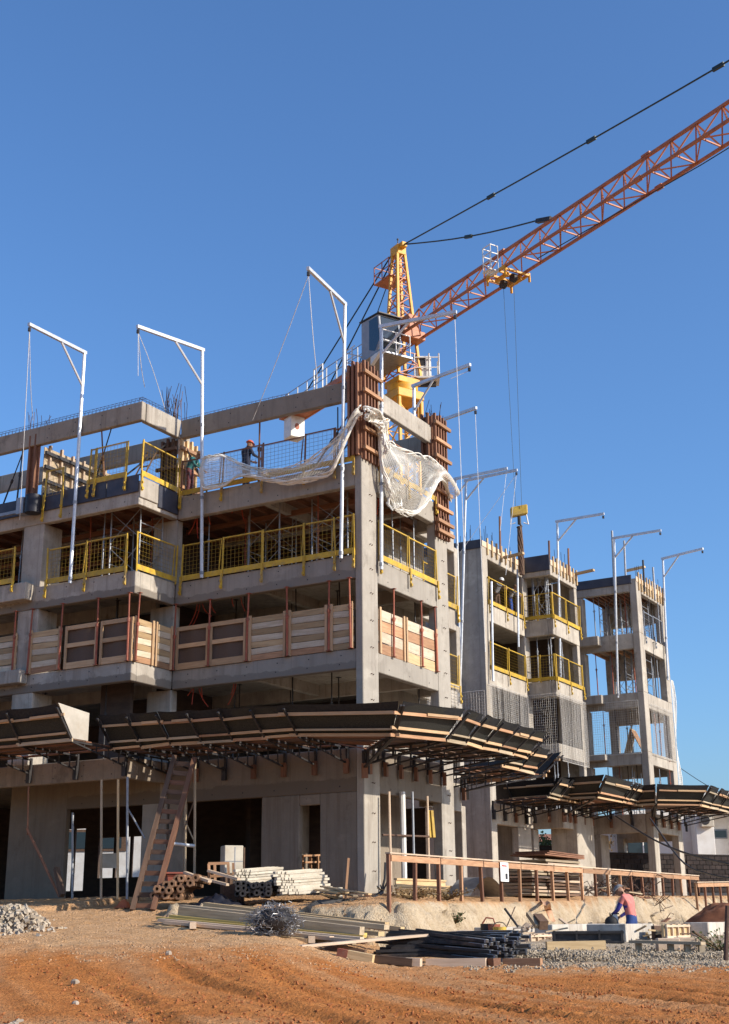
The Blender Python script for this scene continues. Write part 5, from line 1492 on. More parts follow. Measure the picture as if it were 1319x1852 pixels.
tubes('heap of brown hollow tubes with open ends beside the ladder foot', spots, 35.0, 1.6, .105, 'clay', 'ink', (HEAD * .97 + RIGHT * .06).normalized())
# white coated profile stacks, lit on top, with dark ends
def sheets(label, x0, x1, ytop, n, d, group, skew=0):
    p = gp(x0, d)
    t = thing('profile_stack', label, 'profiles', p, group)
    for k in range(n):
        y = ytop + k * 5.2
        sh = R.uniform(-4, 4) + skew * k
        a, c_ = at(x0 + sh, y + 4, d - .2), at(x1 + sh, y - 1, d + .9)
        for j in range(5):
            jit = (c_ - a) * R.uniform(-.06, .06)
            o = (HEAD * .6 - RIGHT * .8).normalized().cross(U_) * 0 + V((-.35, -.9, 0)).normalized() * (j * .11)
            piece('profile', a + o + jit, c_ + o + jit * R.uniform(.4, 1.4), .09, .06, M['sheet_white'], t)
        piece('spacer', a + U_ * -.04 + V((-.35, -.9, 0)).normalized() * -.05 + (c_ - a) * .2, a + (c_ - a) * .2 + U_ * -.04 + V((-.35, -.9, 0)).normalized() * .55, .06, .02, M['wood_grey'], t)
sheets('upper left stack of long white profiles in the sun', 449, 508, 1571, 5, 35.6, 'stacks of white profiles')
sheets('lower right stack of long white profiles in the sun', 520, 584, 1575, 8, 35.0, 'stacks of white profiles', 2.2)
spots = [(498 + i * 8 + R.uniform(-2, 2), 1588 + r * 8 + R.uniform(-2, 2)) for r in range(4) for i in range(4)]
tubes('shadowed bundle of dark pipe ends between the white stacks', spots, 34.9, 1.5, .08, 'steel_dark', 'ink', (HEAD * .98 + RIGHT * .05).normalized(), 8, 'pipe_bundle', 'pipes')
spots = [(430 + i * 9 + R.uniform(-2, 2), 1600 + r * 8 + R.uniform(-2, 2)) for r in range(3) for i in range(7)]
tubes('low shadowed row of dark pipe ends left of the white stacks', spots, 34.6, 1.2, .085, 'steel_dark', 'ink', (HEAD * .98 + RIGHT * .05).normalized(), 8, 'pipe_bundle', 'pipes')
t = thing('tarp', 'crumpled dark blue tarpaulin over a low heap between tubes and pipes', 'tarpaulin', gp(375, 34.6))
p0, p1 = gp(330, 34.3), gp(440, 34.2)
b = MB()
def tf(u, v):
    p = p0.lerp(p1, u) + HEAD * (1.3 * v)
    p.z = gz(p.x, p.y) + .34 * math.sin(math.pi * min(1, u * .9 + .05)) * math.sin(math.pi * (v * .75 + .1)) + .16 * noise.noise(p * 3.0) + .08 * noise.noise(p * 8.0) - .05
    return p
b.sheet(tf, 44, 24); build('cover', b, M['tarp'], t)
# pale lengths thrown on the tube heap
for k, (x0, y0, x1, y1) in enumerate(((335, 1578, 380, 1594), (352, 1585, 412, 1600), (378, 1575, 432, 1590))):
    t = thing('pale_board', ('uppermost', 'middle', 'rightmost')[k] + ' pale board thrown over the brown tube heap', 'board', at(x0, y0, 35.3), 'pale boards on the tube heap')
    piece('board', at(x0, y0, 35.5), at(x1, y1, 35.0), .16, .06, M['wood_pale'], t)
# tub, crate, wooden trestle
p = gp(318, 36.2)
t = thing('mortar_tub', 'dull red mortar tub behind the tube heap', 'tub', p)
b = MB(); c = at(318, 1590, 36.2)
n_ = len(b.v)
b.path([c - U_ * .25, c + U_ * .05, c + U_ * .09, c + U_ * .13], .30, 4, .42); build('bin', b, M['red_plastic'], t)
b = MB(); b.path([c + U_ * .13, c + U_ * .17], .45, 4, .45); build('rim', b, M['red_plastic'], t)
t = thing('white_crate', 'tall white sunlit cabinet standing at the dark doorway', 'cabinet', gp(422, 36.4))
c = gp(422, 36.4)
rt = V((.87, .5, 0))
def ob(b, c, ax, ay, x0, x1, y0, y1, z0, z1):
    P = lambda x, y, z: c + ax * x + ay * y + U_ * z
    b.hexa([P(x0, y0, z0), P(x1, y0, z0), P(x1, y1, z0), P(x0, y1, z0), P(x0, y0, z1), P(x1, y0, z1), P(x1, y1, z1), P(x0, y1, z1)])
ax_, ay_ = V((.64, .77, 0)), V((-.77, .64, 0))
hz = at(422, 1529, 36.4).z - c.z; hb_ = at(422, 1580, 36.4).z - c.z
b = MB(); ob(b, c, ax_, ay_, -.27, .25, .0, .45, hb_, hz); build('body', b, M['sheet_white'], t, bevel=.02)
for f in (.02,):
    b = MB(); ob(b, c, ax_, ay_, f - .012, f + .012, -.006, .0, hb_ + .04, hz - .04); build('seam', b, M['galv_dull'], t)
b = MB(); ob(b, c, ax_, ay_, -.26, .24, -.006, 0, hb_ + (hz - hb_) * .42, hb_ + (hz - hb_) * .42 + .02); build('seam', b, M['galv_dull'], t)
b = MB(); ob(b, c, ax_, ay_, .26, .30, .0, .45, 0, hz - .05); build('side_board', b, M['wood_dark'], t)
b = MB(); ob(b, c, ax_, ay_, -.26, .24, .03, .42, 0, hb_); build('plinth', b, M['wood_dark'], t)
t = thing('trestle', 'small wooden trestle frame between the tube heap and the white cabinet', 'trestle', gp(395, 35.6))
P_ = lambda x, y: at(x, y, 35.6)
for a, e in (((378, 1562), (379, 1600)), ((413, 1561), (414, 1598)), ((377, 1562), (415, 1561)), ((378, 1585), (413, 1583))): piece('bar', P_(*a), P_(*e), .07, .07, M['wood'], t)
for a, e in (((384, 1560), (385, 1596)), ((418, 1559), (419, 1594))): piece('bar', P_(*a) + HEAD * .6, P_(*e) + HEAD * .6, .07, .07, M['wood'], t)
# brushwood of boards before the corner column
rows = []
for k in range(14):
    x, y = R.uniform(565, 610), R.uniform(1598, 1630)
    rows.append((x, y, 35.2 + R.uniform(-.6, .4), x + R.uniform(30, 70), y + R.uniform(2, 14), 34.6 + R.uniform(-.6, .3), .12, .04, R.choice(['wood_red', 'wood_grey', 'wood_tan', 'wood_dark']), 'board'))
pile('board_heap', 'loose heap of thin boards left of the corner column foot', 'boards', rows)
t = thing('stake', 'orange wooden stake standing left of the corner column', 'stake', gp(626, 35.4)); piece('stick', gp(625, 35.4), at(631, 1552, 35.4), .09, .06, M['wood'], t)
t = thing('pipe_stub', 'pale round stub beside the orange stake', 'stub', gp(614, 35.4)); b = MB(); p = gp(614, 35.4); b.tube(p, p + U_ * .3, .09, 10); build('stub', b, M['sheet_white'], t)
t = thing('cable_coil', 'black hoses looping over the tip of the earth bank', 'hose', gp(556, 33.6))
for k in range(4):
    b = MB(); b.path([at(700 - k * 6, 1596 + k * 2, 36.2), at(693, 1612 + k, 36.2), at(668, 1627 + k, 35.3), at(620, 1627 + k * 1.5, 34.4), at(575 + k * 3, 1629 + k * 2, 33.9), at(556 + k * 2, 1640 + k, 33.5), at(552 + k * 3, 1655, 33.2)], .022, 6); build('hose', b, M['cable'], t)
b = MB(); t = thing('cable', 'black cable rising against the right side of the corner column', 'cable', at(692, 1622, 36.6)); b.path([at(676, 1622, 36.5), at(690, 1612, 36.6), at(696, 1590, 36.7), at(697, 1560, 36.8)], .03, 6); build('cord', b, M['cable'], t)
# rubble
def chunks(label, name, cat, spots, m, smin, smax, flat=.6, kind=None):
    p = spots[0]
    b = MB()
    for q in spots:
        s = R.uniform(smin, smax)
        n_ = len(b.v)
        rx = Matrix.Rotation(R.uniform(0, 6.28), 3, V((R.gauss(0, 1), R.gauss(0, 1), R.gauss(0, 1))).normalized())
        for z in (-1, 1):
            for x, y in ((-1, -1), (1, -1), (1, 1), (-1, 1)):
                b.v.append(V(q) + rx @ V((x * s * R.uniform(.5, 1), y * s * R.uniform(.4, .9), z * s * R.uniform(.25, flat))))
        for f in ((0, 3, 2, 1), (4, 5, 6, 7), (0, 1, 5, 4), (1, 2, 6, 5), (2, 3, 7, 6), (3, 0, 4, 7)): b.face(*[n_ + i for i in f])
    return b
t = thing('rubble_heap', 'heap of pale broken concrete at the left picture edge', 'rubble', gp(30, 32.5))
sp = []
for k in range(900):
    px = R.gauss(18, 30); d = 32.2 + R.gauss(0, .8)
    p = gp(px, d); h = max(0, .48 * (1 - ((px - 22) / 75) ** 2) * (1 - ((d - 32.2) / 1.7) ** 2))
    p.z += h * R.uniform(.3, 1); sp.append(p)
build('chunk', chunks('', '', '', sp[:620], 'rubble', .025, .085), M['rubble'], t, kind='stuff')
build('chunk', chunks('', '', '', sp[620:], 'rubble', .03, .08), M['gravel'], t, kind='stuff')
t = thing('rubble_heap', 'few pale stones lying in the red earth at lower left', 'rubble', gp(45, 14.6))
build('chunk', chunks('', '', '', [gp(R.gauss(42, 14), R.gauss(15.0, .35)) for _ in range(26)], 'rubble', .02, .055), M['rubble'], t, kind='stuff')
sp = []
for k in range(6500):
    px = R.uniform(835, 1340); d = R.gauss(29.5, 1.5)
    if 25.5 < d < 34: sp.append(gp(px, d) + U_ * R.uniform(0, .03))
for k in range(2600):
    px = R.gauss(1010, 75); d = 29.2 + R.gauss(0, .55)
    p = gp(px, d); p.z += .2 * math.exp(-((px - 1010) / 110) ** 2) * R.random(); sp.append(p)
for k in range(2200):
    px = R.gauss(1240, 70); d = 30.3 + R.gauss(0, .6)
    sp.append(gp(px, d) + U_ * R.uniform(0, .12))
build('gravel', chunks('', '', '', sp, 'gravel', .011, .036), M['gravel'], None, kind='stuff')
for nm_, lo, hi, n_, cols_ in (('red_clods', 12.6, 25, 2600, ((.36, .135, .045), (.27, .09, .03))), ('dusty_clods', 23.5, 37, 2600, ((.44, .29, .17), (.32, .19, .10)))):
    sp = []
    while len(sp) < n_:
        px, d = R.uniform(-10, 1330), lo + (hi - lo) * R.random() ** 1.15
        if noise.noise(V((px * .006, d * .5, 2))) + R.uniform(-.5, .5) < -.05: continue
        if nm_ == 'dusty_clods' and px > 820: continue
        sp.append(gp(px, d) + U_ * .004)
    build(nm_, chunks('', '', '', sp, 'gravel', .007, .026), mat(nm_ + '_soil', *cols_, .95, 7, .2), None, kind='stuff')
# offcuts scattered round the footings
t = thing('offcuts', 'scattered timber offcuts lying along the footing trench', 'offcuts', gp(1060, 34.5), None)
for k in range(46):
    p = gp(R.uniform(930, 1290), R.uniform(33.5, 37.5)) + U_ * R.uniform(.03, .25)
    q = p + RIGHT * R.uniform(-.7, .7) + HEAD * R.uniform(-.3, .3) + U_ * R.uniform(-.1, .25)
    piece('offcut', p, q, R.choice([.05, .08, .12]), .035, M[R.choice(['wood_pale', 'wood_tan', 'wood_dark', 'wood_grey'])], t)
for px, py, s, l in ((136, 1781, .075, 'single pale stone in the red earth at lower left'), (137, 1818, .05, 'smaller pale stone below the single pale stone'), (305, 1728, .07, 'brownish clod in the middle of the red earth')):
    p = hit(px, py); b = MB(); b.ball(p + U_ * s * .4, (s, s * .8, s * .7), 7, 5)
    for i, v in enumerate(b.v): b.v[i] = p + (v - p) * (1 + .25 * noise.noise(v * 9))
    b.sm = False
    tag(build('stone', b, M['rubble']), l, 'stone')
# ladder against the front
t = thing('ladder', 'tall brown wooden ladder leaning against the ground floor beam', 'ladder', gp(252, 35.6))
l0, l1, r0, r1 = gp(240, 35.2), at(316, 1368, 37.4), gp(277, 35.0), at(352, 1372, 37.1)
piece('rail', l0, l1, .13, .15, M['wood_dark'], t, up=HEAD); piece('rail', r0, r1, .13, .15, M['wood_red'], t, up=HEAD)
for k in range(15): f = .03 + .066 * k; piece('rung', l0.lerp(l1, f) - (r0 - l0) * .06, r0.lerp(r1, f) + (r0 - l0) * .06, .06, .12, M['wood_dark' if k % 3 else 'wood_red'], t)
# props and sticks at the ground floor openings
def stick(label, a, e, w_, m, name='pole', cat='pole', rnd=True, d2=None):
    p, q = at(*a), at(*e)
    t = thing(name, label, cat, p)
    piece('shaft', p, q, w_, w_, M[m], t, round_=rnd)
stick('raking brown strut on the far left ground floor wall', (108, 1622, 39.3), (49, 1498, 40.0), .08, 'wood_red', 'strut', 'strut')
stick('short brown board leaning at the left doorway edge', (113, 1620, 38.8), (102, 1570, 39.3), .14, 'wood_dark', 'board', 'board', False)
stick('thin brown upright on the far left ground floor wall', (50, 1510, 40.0), (52, 1422, 40.0), .05, 'wood_red')
for px, m, l, yt, d in ((183, 'wood_grey', 'left pale prop in the large left doorway', 1410, 38.3), (213, 'wood_tan', 'middle tan prop in the large left doorway', 1410, 38.0), (230, 'galv_dull', 'right thin prop in the large left doorway', 1405, 37.8), (131, 'galv_dull', 'thin prop at the left edge of the large left doorway', 1470, 40.5), (352, 'wood_grey', 'pale upright beside the top of the tall ladder', 1372, 37.2), (335, 'wood_grey', 'thin upright right of the tall ladder', 1440, 38.5)):
    stick(l, (px, 1626 if px < 240 else 1585, d), (px + 1, yt, d + .1), .07, m)
stick('crossed thin brace right of the tall ladder, lower', (333, 1480, 38.2), (350, 1518, 38.0), .04, 'wood_grey', 'brace', 'brace')
stick('crossed thin brace right of the tall ladder, upper', (350, 1452, 38.2), (333, 1500, 38.0), .04, 'wood_dark', 'brace', 'brace')
stick('pale bent rail right of the tall ladder foot', (308, 1525, 37.0), (352, 1530, 37.2), .09, 'galv', 'rail', 'rail')
stick('raking pale brace in the large left doorway', (230, 1460, 38.2), (262, 1516, 38.0), .05, 'galv_dull', 'brace', 'brace')
t = thing('rag', 'small bright orange rag on the ground at the left doorway', 'rag', gp(224, 37.2)); b = MB(); p = gp(224, 37.2); b.sheet(lambda u, v: p + RIGHT * (.5 * (u - .5)) + HEAD * (.4 * (v - .5)) + U_ * (.03 + .22 * max(0, 1 - ((u - .5) ** 2 + (v - .5) ** 2) * 5) + .05 * noise.noise(V((u * 5, v * 5, 1)))), 8, 8); build('cloth', b, M['orange'], t)
t = thing('panel', 'pale hanging sheet inside the large left doorway', 'panel', at(196, 1560, 42)); b = MB(); b.hexa([at(183, 1570, 42), at(211, 1570, 42), at(211, 1570, 42.1), at(183, 1570, 42.1), at(183, 1544, 42), at(211, 1543, 42), at(211, 1543, 42.1), at(183, 1544, 42.1)]); build('sheet', b, M['sheet_white'], t)
t = thing('table', 'dark wooden table inside the narrow right doorway', 'table', at(560, 1590, 39.5))
for a, e in (((545, 1548), (578, 1547)), ((548, 1560), (577, 1559))): piece('board', at(*a, 39.3), at(*e, 39.6), .3, .05, M['wood'], t)
for x in (547, 562, 575): piece('leg', at(x, 1548, 39.4), at(x, 1592, 39.4), .06, .06, M['wood'], t)
# inside the right-hand bay of the ground floor
for px, m, l, d in ((708, 'wood_pale', 'left sunlit prop between the tall columns', 37.5), (732, 'white_paint', 'thick white prop between the tall columns', 38.6), (750, 'galv_dull', 'thin grey prop between the tall columns', 38.0), (777, 'wood_pale', 'right sunlit prop between the tall columns', 39.2)):
    stick(l, (px, 1612, d), (px - 4, 1432 if px != 777 else 1440, d + .05), .17 if px == 732 else .07, m)
stick('horizontal tube across the props between the tall columns', (692, 1510, 37.9), (776, 1513, 39.2), .06, 'rust', 'tube', 'tube')
for s_, l in ((0, 'left one'), (6, 'right one')): stick('yellow form beam hanging between the tall columns, ' + l, (779 + s_, 1515, 39.4), (775 + s_, 1466, 39.5), .08, 'yellow', 'form_beam', 'beam', False)
for k, l in enumerate(('lower', 'upper', 'rear')):
    p, q = [(gp(718, 36.6), gp(812, 40.2)), (gp(716, 36.7), gp(806, 40.0)), (gp(722, 37.1), gp(818, 40.6))][k]
    t = thing('form_beam', l + ' yellow timber I beam lying behind the fence', 'beam', p, 'yellow beams behind the fence')
    z = (.12, .36, .2)[k]
    for dz, h, w_ in ((-.09, .05, .1), (0, .14, .035), (.09, .05, .1)): piece('flange' if w_ > .05 else 'web', p + U_ * (z + dz), q + U_ * (z + dz), w_, h, M['wood_tan'], t)
# fence along the bank
def fence(label, p0, p1, n, h, name='fence'):
    t = thing(name, label, 'fence', p0)
    p0, p1 = V(p0), V(p1)
    for k in range(n + 1):
        p = p0.lerp(p1, k / n); p.z = gz(p.x, p.y) - .05
        tl = V((R.uniform(-.03, .03), R.uniform(-.04, .04), 0))
        hh = h + R.uniform(-.01, .03)
        piece('post', p, V((p.x, p.y, p0.z + (p1.z - p0.z) * k / n + hh)) + tl, .085, .085, M[R.choice(['wood_red', 'wood_red', 'wood'])], t, up=V((1, 0, 0)))
    for k in range(0, n, 2):
        a, e = p0.lerp(p1, k / n), p0.lerp(p1, min(1, (k + 2) / n))
        d = (e - a).normalized() * .03
        o = V((.06, 0, 0))
        piece('top_board', a + U_ * h - d * 2 + o * .2, e + U_ * h + d * 2 + o * .2, .14, .035, M['wood_pale'], t)
        piece('face_board', a + U_ * (h - .12) + o + d, e + U_ * (h - .12) + o - d, .03, .15, M['wood'], t)
    return t
F0, F1 = V((2.47, -3.1, -.26)), V((1.02, 27.9, -.02))
fence('long wooden post and board fence along the top of the earth bank', F0, F1, 21, 1.13)
f0, f1 = at(1262, 1640, 58), at(1345, 1640, 66); f0.z = gz(f0.x, f0.y); f1.z = gz(f1.x, f1.y)
fence('short wooden fence behind the red earth mound at the right edge', f0, f1, 6, 1.2)
p = F0.lerp(F1, .255) + V((.16, 0, 0))
t = thing('notice_sign', 'white notice with small print and a dark picture, on the wooden fence', 'sign', p)
ctr = onX(913, 1577, p.x)
b = MB(); b.box(ctr.x - .012, ctr.x, ctr.y - .28, ctr.y + .28, ctr.z - .27, ctr.z + .27); build('board', b, M['paper'], t)
b = MB(); b.box(ctr.x + .0005, ctr.x + .003, ctr.y + .04, ctr.y + .2, ctr.z - .2, ctr.z - .04); build('picture', b, M['ink'], t)
b = MB()
for k in range(4): b.box(ctr.x + .0005, ctr.x + .003, ctr.y - .2, ctr.y - .04, ctr.z - .06 - .04 * k, ctr.z - .05 - .04 * k)
build('print_line', b, M['ink'], t, kind='stuff')
b = MB(); b.box(ctr.x + .0005, ctr.x + .003, ctr.y - .2, ctr.y + .16, ctr.z + .15, ctr.z + .19); build('heading', b, M['ink_red'], t)
# stacks behind the fence
for k, (px, d, n, w_, l) in enumerate(((1000, 47, 11, 2.6, 'stack of grey boards behind the fence, with red sheets on top'), (960, 45.5, 8, 1.6, 'darker stack of boards behind the notice on the fence'))):
    p = gp(px, d)
    t = thing('board_stack', l, 'boards', p, 'board stacks behind the fence')
    for i in range(n): piece('board', p + U_ * (.08 + i * .11) - V((.1, w_ * .5 + R.uniform(-.1, .1), 0)), p + U_ * (.08 + i * .11) + V((R.uniform(-.1, .1), w_ * .5 + R.uniform(-.1, .1), 0)), 1.1 + R.uniform(-.1, .1), .07, M[R.choice(['wood_grey', 'wood_pale', 'wood_dark'])], t)
    if k == 0:
        for i in range(3): piece('red_sheet', p + U_ * (1.36 + i * .06) - V((.2, 1.5 - i * .2, .0)), p + U_ * (1.42 + i * .05) + V((0, 1.6, -.1)), 1.3, .04, M['wood_red'], t)
b = MB()
t = thing('scrap_heap', 'tangle of rebar and scrap lying behind the fence', 'scrap', gp(1110, 50))
for k in range(100):
    p = gp(R.uniform(1070, 1210), R.uniform(52, 57)) + U_ * R.uniform(0, .5)
    q = p + V((R.uniform(-.7, .7), R.uniform(-.7, .7), R.uniform(-.3, .5)))
    b.path([p, (p + q) / 2 + V((R.uniform(-.2, .2), 0, R.uniform(0, .3))), q], .016, 3)
b.sm = False
build('bar', b, M['rust'], t, kind='stuff')
for k in range(26):
    p = gp(R.uniform(1050, 1220), R.uniform(51, 56)) + U_ * R.uniform(0.03, .35)
    q = p + V((R.uniform(-.3, .3), R.uniform(-1.2, 1.2), R.uniform(-.15, .2)))
    piece('board', p, q, .15, .04, M[R.choice(['wood_grey', 'wood_red', 'wood_pale'])], t)
b = MB(); t = thing('hoop', 'pale sheet bent into a low hoop behind the fence', 'sheet', gp(840, 42)); p = gp(842, 41); b.sheet(lambda u, v: p + V((v * .8, (u - .5) * 2.6, .55 * math.sin(math.pi * u) + .03)), 14, 2); build('sheet', b, M['galv_dull'], t)
# ------------------------------------------------------------------ footing trench with its forms
def fbox(px0, px1, pyt, pyb, d, dep, name, label, m, studs=0, mst='wood_pale', cat='form', v=True):
    a, e = at(px0, pyb, d), at(px1, pyb, d)
    if v:
        r = ray(px1, pyb); k_ = (a.x - CAM.x) / r.x; e = V((a.x, CAM.y + r.y * k_, a.z))
    h = at(px0, pyt, d).z - a.z
    a.z -= .15; e.z = a.z; h += .15
    t = thing(name, label, cat, a)
    ex = (e - a); ex.z = 0; L = ex.length; ex.normalize(); ey = V((-ex.y, ex.x, 0))
    b = MB(); ob(b, a, ex, ey, 0, L, 0, dep, 0, h); build('body', b, M[m], t, bevel=.015)
    for k in range(studs):
        s = a + ex * (.05 + (L - .1) * k / max(1, studs - 1)) - ey * .035
        piece('stud', s + U_ * .0, s + U_ * (h + .01), .05, .05, M[mst], t, up=ey)
    if studs:
        for z in (.2, h - .04): piece('rail', a - ey * .04 + U_ * z, a + ex * L - ey * .04 + U_ * z, .05, .05, M[mst], t)
    return t
M['footing'] = concrete('fresh_footing_concrete', (.56, .51, .44), (.46, .42, .36), (.30, .25, .2), lines=False)
fbox(890, 1000, 1677, 1698, 35.2, .5, 'footing', 'long pale concrete footing behind the dark panel form', 'footing', cat='footing')
fbox(1000, 1130, 1672, 1688, 35.4, .5, 'footing', 'low pale footing strip running left of the worker', 'footing', cat='footing')
fbox(1000, 1130, 1684, 1708, 33.2, .12, 'formwork', 'dark grey form panel with three fields before the worker', 'steel_dark', 4, 'steel_dark', v=False)
fbox(957, 995, 1690, 1710, 33.6, .1, 'formwork', 'small pale studded form left of the dark panel', 'wood_pale', 4)
fbox(1134, 1184, 1671, 1708, 33.6, 1.0, 'footing', 'pale block of concrete footing in front of the worker', 'footing', cat='footing')
fbox(1203, 1282, 1672, 1699, 33.8, .08, 'formwork', 'sunlit form panel with many pale studs at right', 'wood_tan', 9)
fbox(1283, 1322, 1668, 1700, 35.5, .6, 'footing', 'bright concrete footing at the right picture edge', 'footing', cat='footing')
fbox(1186, 1202, 1674, 1700, 34.4, .1, 'formwork', 'narrow dark opening board between footing and studded panel', 'wood_dark')
t = thing('timber', 'tan sleeper lying below the dark panel form', 'timber', gp(1040, 31.6)); piece('sleeper', gp(985, 31.6) + U_ * .1, gp(1090, 31.9) + U_ * .1, .2, .2, M['wood_tan'], t)
t = thing('bench', 'low plank bench on block legs at lower right', 'bench', gp(1200, 30.5))
a, e = at(1142, 1703, 31.2), at(1272, 1706, 30.6)
piece('plank', a, e, .3, .06, M['wood_grey'], t)
for f in (.1, .55, .78, .97):
    p = a.lerp(e, f); g_ = gz(p.x, p.y); piece('leg', V((p.x, p.y, g_ - .03)), p - U_ * .03, .16, .12, M['wood_grey'], t, up=RIGHT)
for px, d, l in ((1205, 31.4, 'orange tile block under the bench, left one'), (1238, 31.6, 'orange tile block under the bench, right one')):
    p = gp(px, d); t = thing('tile_block', l, 'block', p); b = MB(); ob(b, p, RIGHT, HEAD, -.25, .25, 0, .25, -.02, .32); build('block', b, M['wood_pale'], t, bevel=.02)
p = gp(895, 33.8)
t = thing('drum', 'dark drum left of the yellow bucket, behind the steel pile', 'drum', p); c = at(884, 1683, 33.6); b = MB(); b.tube(c - U_ * .35, c + U_ * .16, .2, 14); build('body', b, M['steel_dark'], t); b = MB(); b.path([c + U_ * .16 - RIGHT * .15, c + U_ * .3 - RIGHT * .05, c + U_ * .28 + RIGHT * .12, c + U_ * .16 + RIGHT * .16], .02, 5); build('handle', b, M['red'], t)
t = thing('bucket', 'yellow bucket standing behind the steel pile', 'bucket', c); c = at(904, 1685, 33.2); b = MB(); b.path([c - U_ * .3, c + U_ * .11], .15, 14, .17); build('pail', b, M['yellow'], t); b = MB(); b.path([c + U_ * .11 - RIGHT * .17, c + U_ * .2 - RIGHT * .1, c + U_ * .22, c + U_ * .2 + RIGHT * .1, c + U_ * .11 + RIGHT * .17], .012, 5); build('bail', b, M['steel_dark'], t)
b = MB(); t = thing('bucket', 'rust red bucket between the drum and the yellow bucket', 'bucket', at(893, 1685, 33.5)); c = at(893, 1681, 33.5); b.path([c - U_ * .35, c + U_ * .12], .14, 14, .17); build('pail', b, M['red'], t)
stick('dark shovel handle slanting on the earth bank', (913, 1643, 33.8), (937, 1676, 33.6), .06, 'steel_dark', 'shovel', 'shovel')
stick('thin rod stuck in the bank beside the shovel handle', (932, 1640, 34.0), (914, 1682, 33.6), .025, 'rust', 'rod', 'rod')
stick('tan board leaning on the bank right of the shovel', (955, 1652, 34.0), (972, 1676, 33.6), .1, 'wood_grey', 'board', 'board', False)
stick('dark board leaning on the bank right of the shovel', (972, 1660, 34.0), (984, 1674, 33.6), .22, 'wood_dark', 'board', 'board', False)
t = thing('cloth_strip', 'peach coloured cloth strip trailing down the earth bank', 'cloth', at(965, 1612, 36)); b = MB()
sp_ = [hit(965, 1618), hit(985, 1632), hit(992, 1650), hit(1000, 1668)]
b.sheet(lambda u, v: spl(sp_, u) + RIGHT * ((v - .5) * .2) + U_ * (.06 + .05 * math.sin(u * 9 + v * 3)), 16, 4); build('cloth', b, mat('peach_cloth', (.55, .33, .2), (.45, .25, .15), .9, 6, .1), t)
stick('rust red post standing at the right picture edge', (1313, 1737, 27.8), (1316, 1638, 27.9), .09, 'rust', 'post', 'post')
# earth mound at right, cables
def mound(label, px, d, rx, ry, h, m):
    p = gp(px, d)
    b = MB()
    def fn(u, v):
        a = u * 2 * math.pi; r = v
        q = p + RIGHT * (rx * r * math.cos(a)) + HEAD * (ry * r * math.sin(a))
        q.z = gz(q.x, q.y) - .05 + h * (1 - r ** 1.6) + .3 * noise.noise(q * 1.6) * (1 - r) + .16 * noise.noise(q * 4) * (1 - r * .6)
        return q
    b.sheet(fn, 36, 14)
    tag(build('earth_mound', b, m), label, 'earth mound', kind='thing')
mound('red earth mound at the right edge before the short fence', 1318, 50, 1.8, 1.6, .85, mat('mound_earth', (.20, .075, .035), (.13, .05, .025), .95, 3, .6, dirt=(.30, .15, .08, .5)))
for k, (pts, l) in enumerate((([(1114, 1476, 58), (1180, 1517, 50), (1250, 1546, 44), (1345, 1568, 38)], 'upper black cable sagging to the right picture edge'), ([(1176, 1480, 56), (1232, 1556, 50), (1280, 1580, 44), (1345, 1592, 38)], 'lower black cable sagging to the right picture edge'), ([(1232, 1390, 62), (1265, 1412, 56), (1300, 1432, 52), (1345, 1452, 48)], 'thin wire in the air right of the far end bay'))):
    P = [at(*p) for p in pts]
    t = thing('cable', l, 'cable', P[0]); b = MB(); b.path([spl(P, i / 16) for i in range(17)], (.035, .035, .014)[k], 5); build('cord', b, M['steel_dark'], t)
# small weed on the bank and dry scraps on its crest
def plant(label, p, n, r, h, m, leaf=.07):
    t = thing('plant', label, 'plant', p)
    b = MB(); s_ = MB()
    for k in range(n):
        a = R.uniform(0, 6.28); l = R.uniform(.3, 1)
        tip = p + V((math.cos(a) * r * l, math.sin(a) * r * l, h * R.uniform(.3, 1)))
        s_.path([p, (p + tip) / 2 + U_ * .03, tip], .006, 3)
        for j in range(3):
            q = p.lerp(tip, .5 + .25 * j)
            d = V((R.gauss(0, 1), R.gauss(0, 1), R.gauss(0, .6))).normalized() * leaf
            e = d.cross(V((R.gauss(0, 1), R.gauss(0, 1), R.gauss(0, 1)))).normalized() * leaf * .4
            b.quad(q, q + d * .5 + e, q + d, q + d * .5 - e)
    s_.sm = False
    build('stem', s_, M['leaf_dry'], t, kind='stuff'); build('leaves', b, M[m], t, kind='stuff')
plant('small green weed growing on the earth bank', hit(822, 1672), 26, .32, .3, 'leaf')
plant('dry brown scrub on the bank crest behind the first fence posts', gp(745, 35.2), 60, .9, .3, 'leaf_dry')
plant('dry brown scrub on the bank crest near the third fence post', gp(810, 37.0), 50, .8, .3, 'leaf_dry')
plant('dark green weed at the right edge by the studded panel', gp(1300, 31.5), 60, .8, .5, 'leaf')
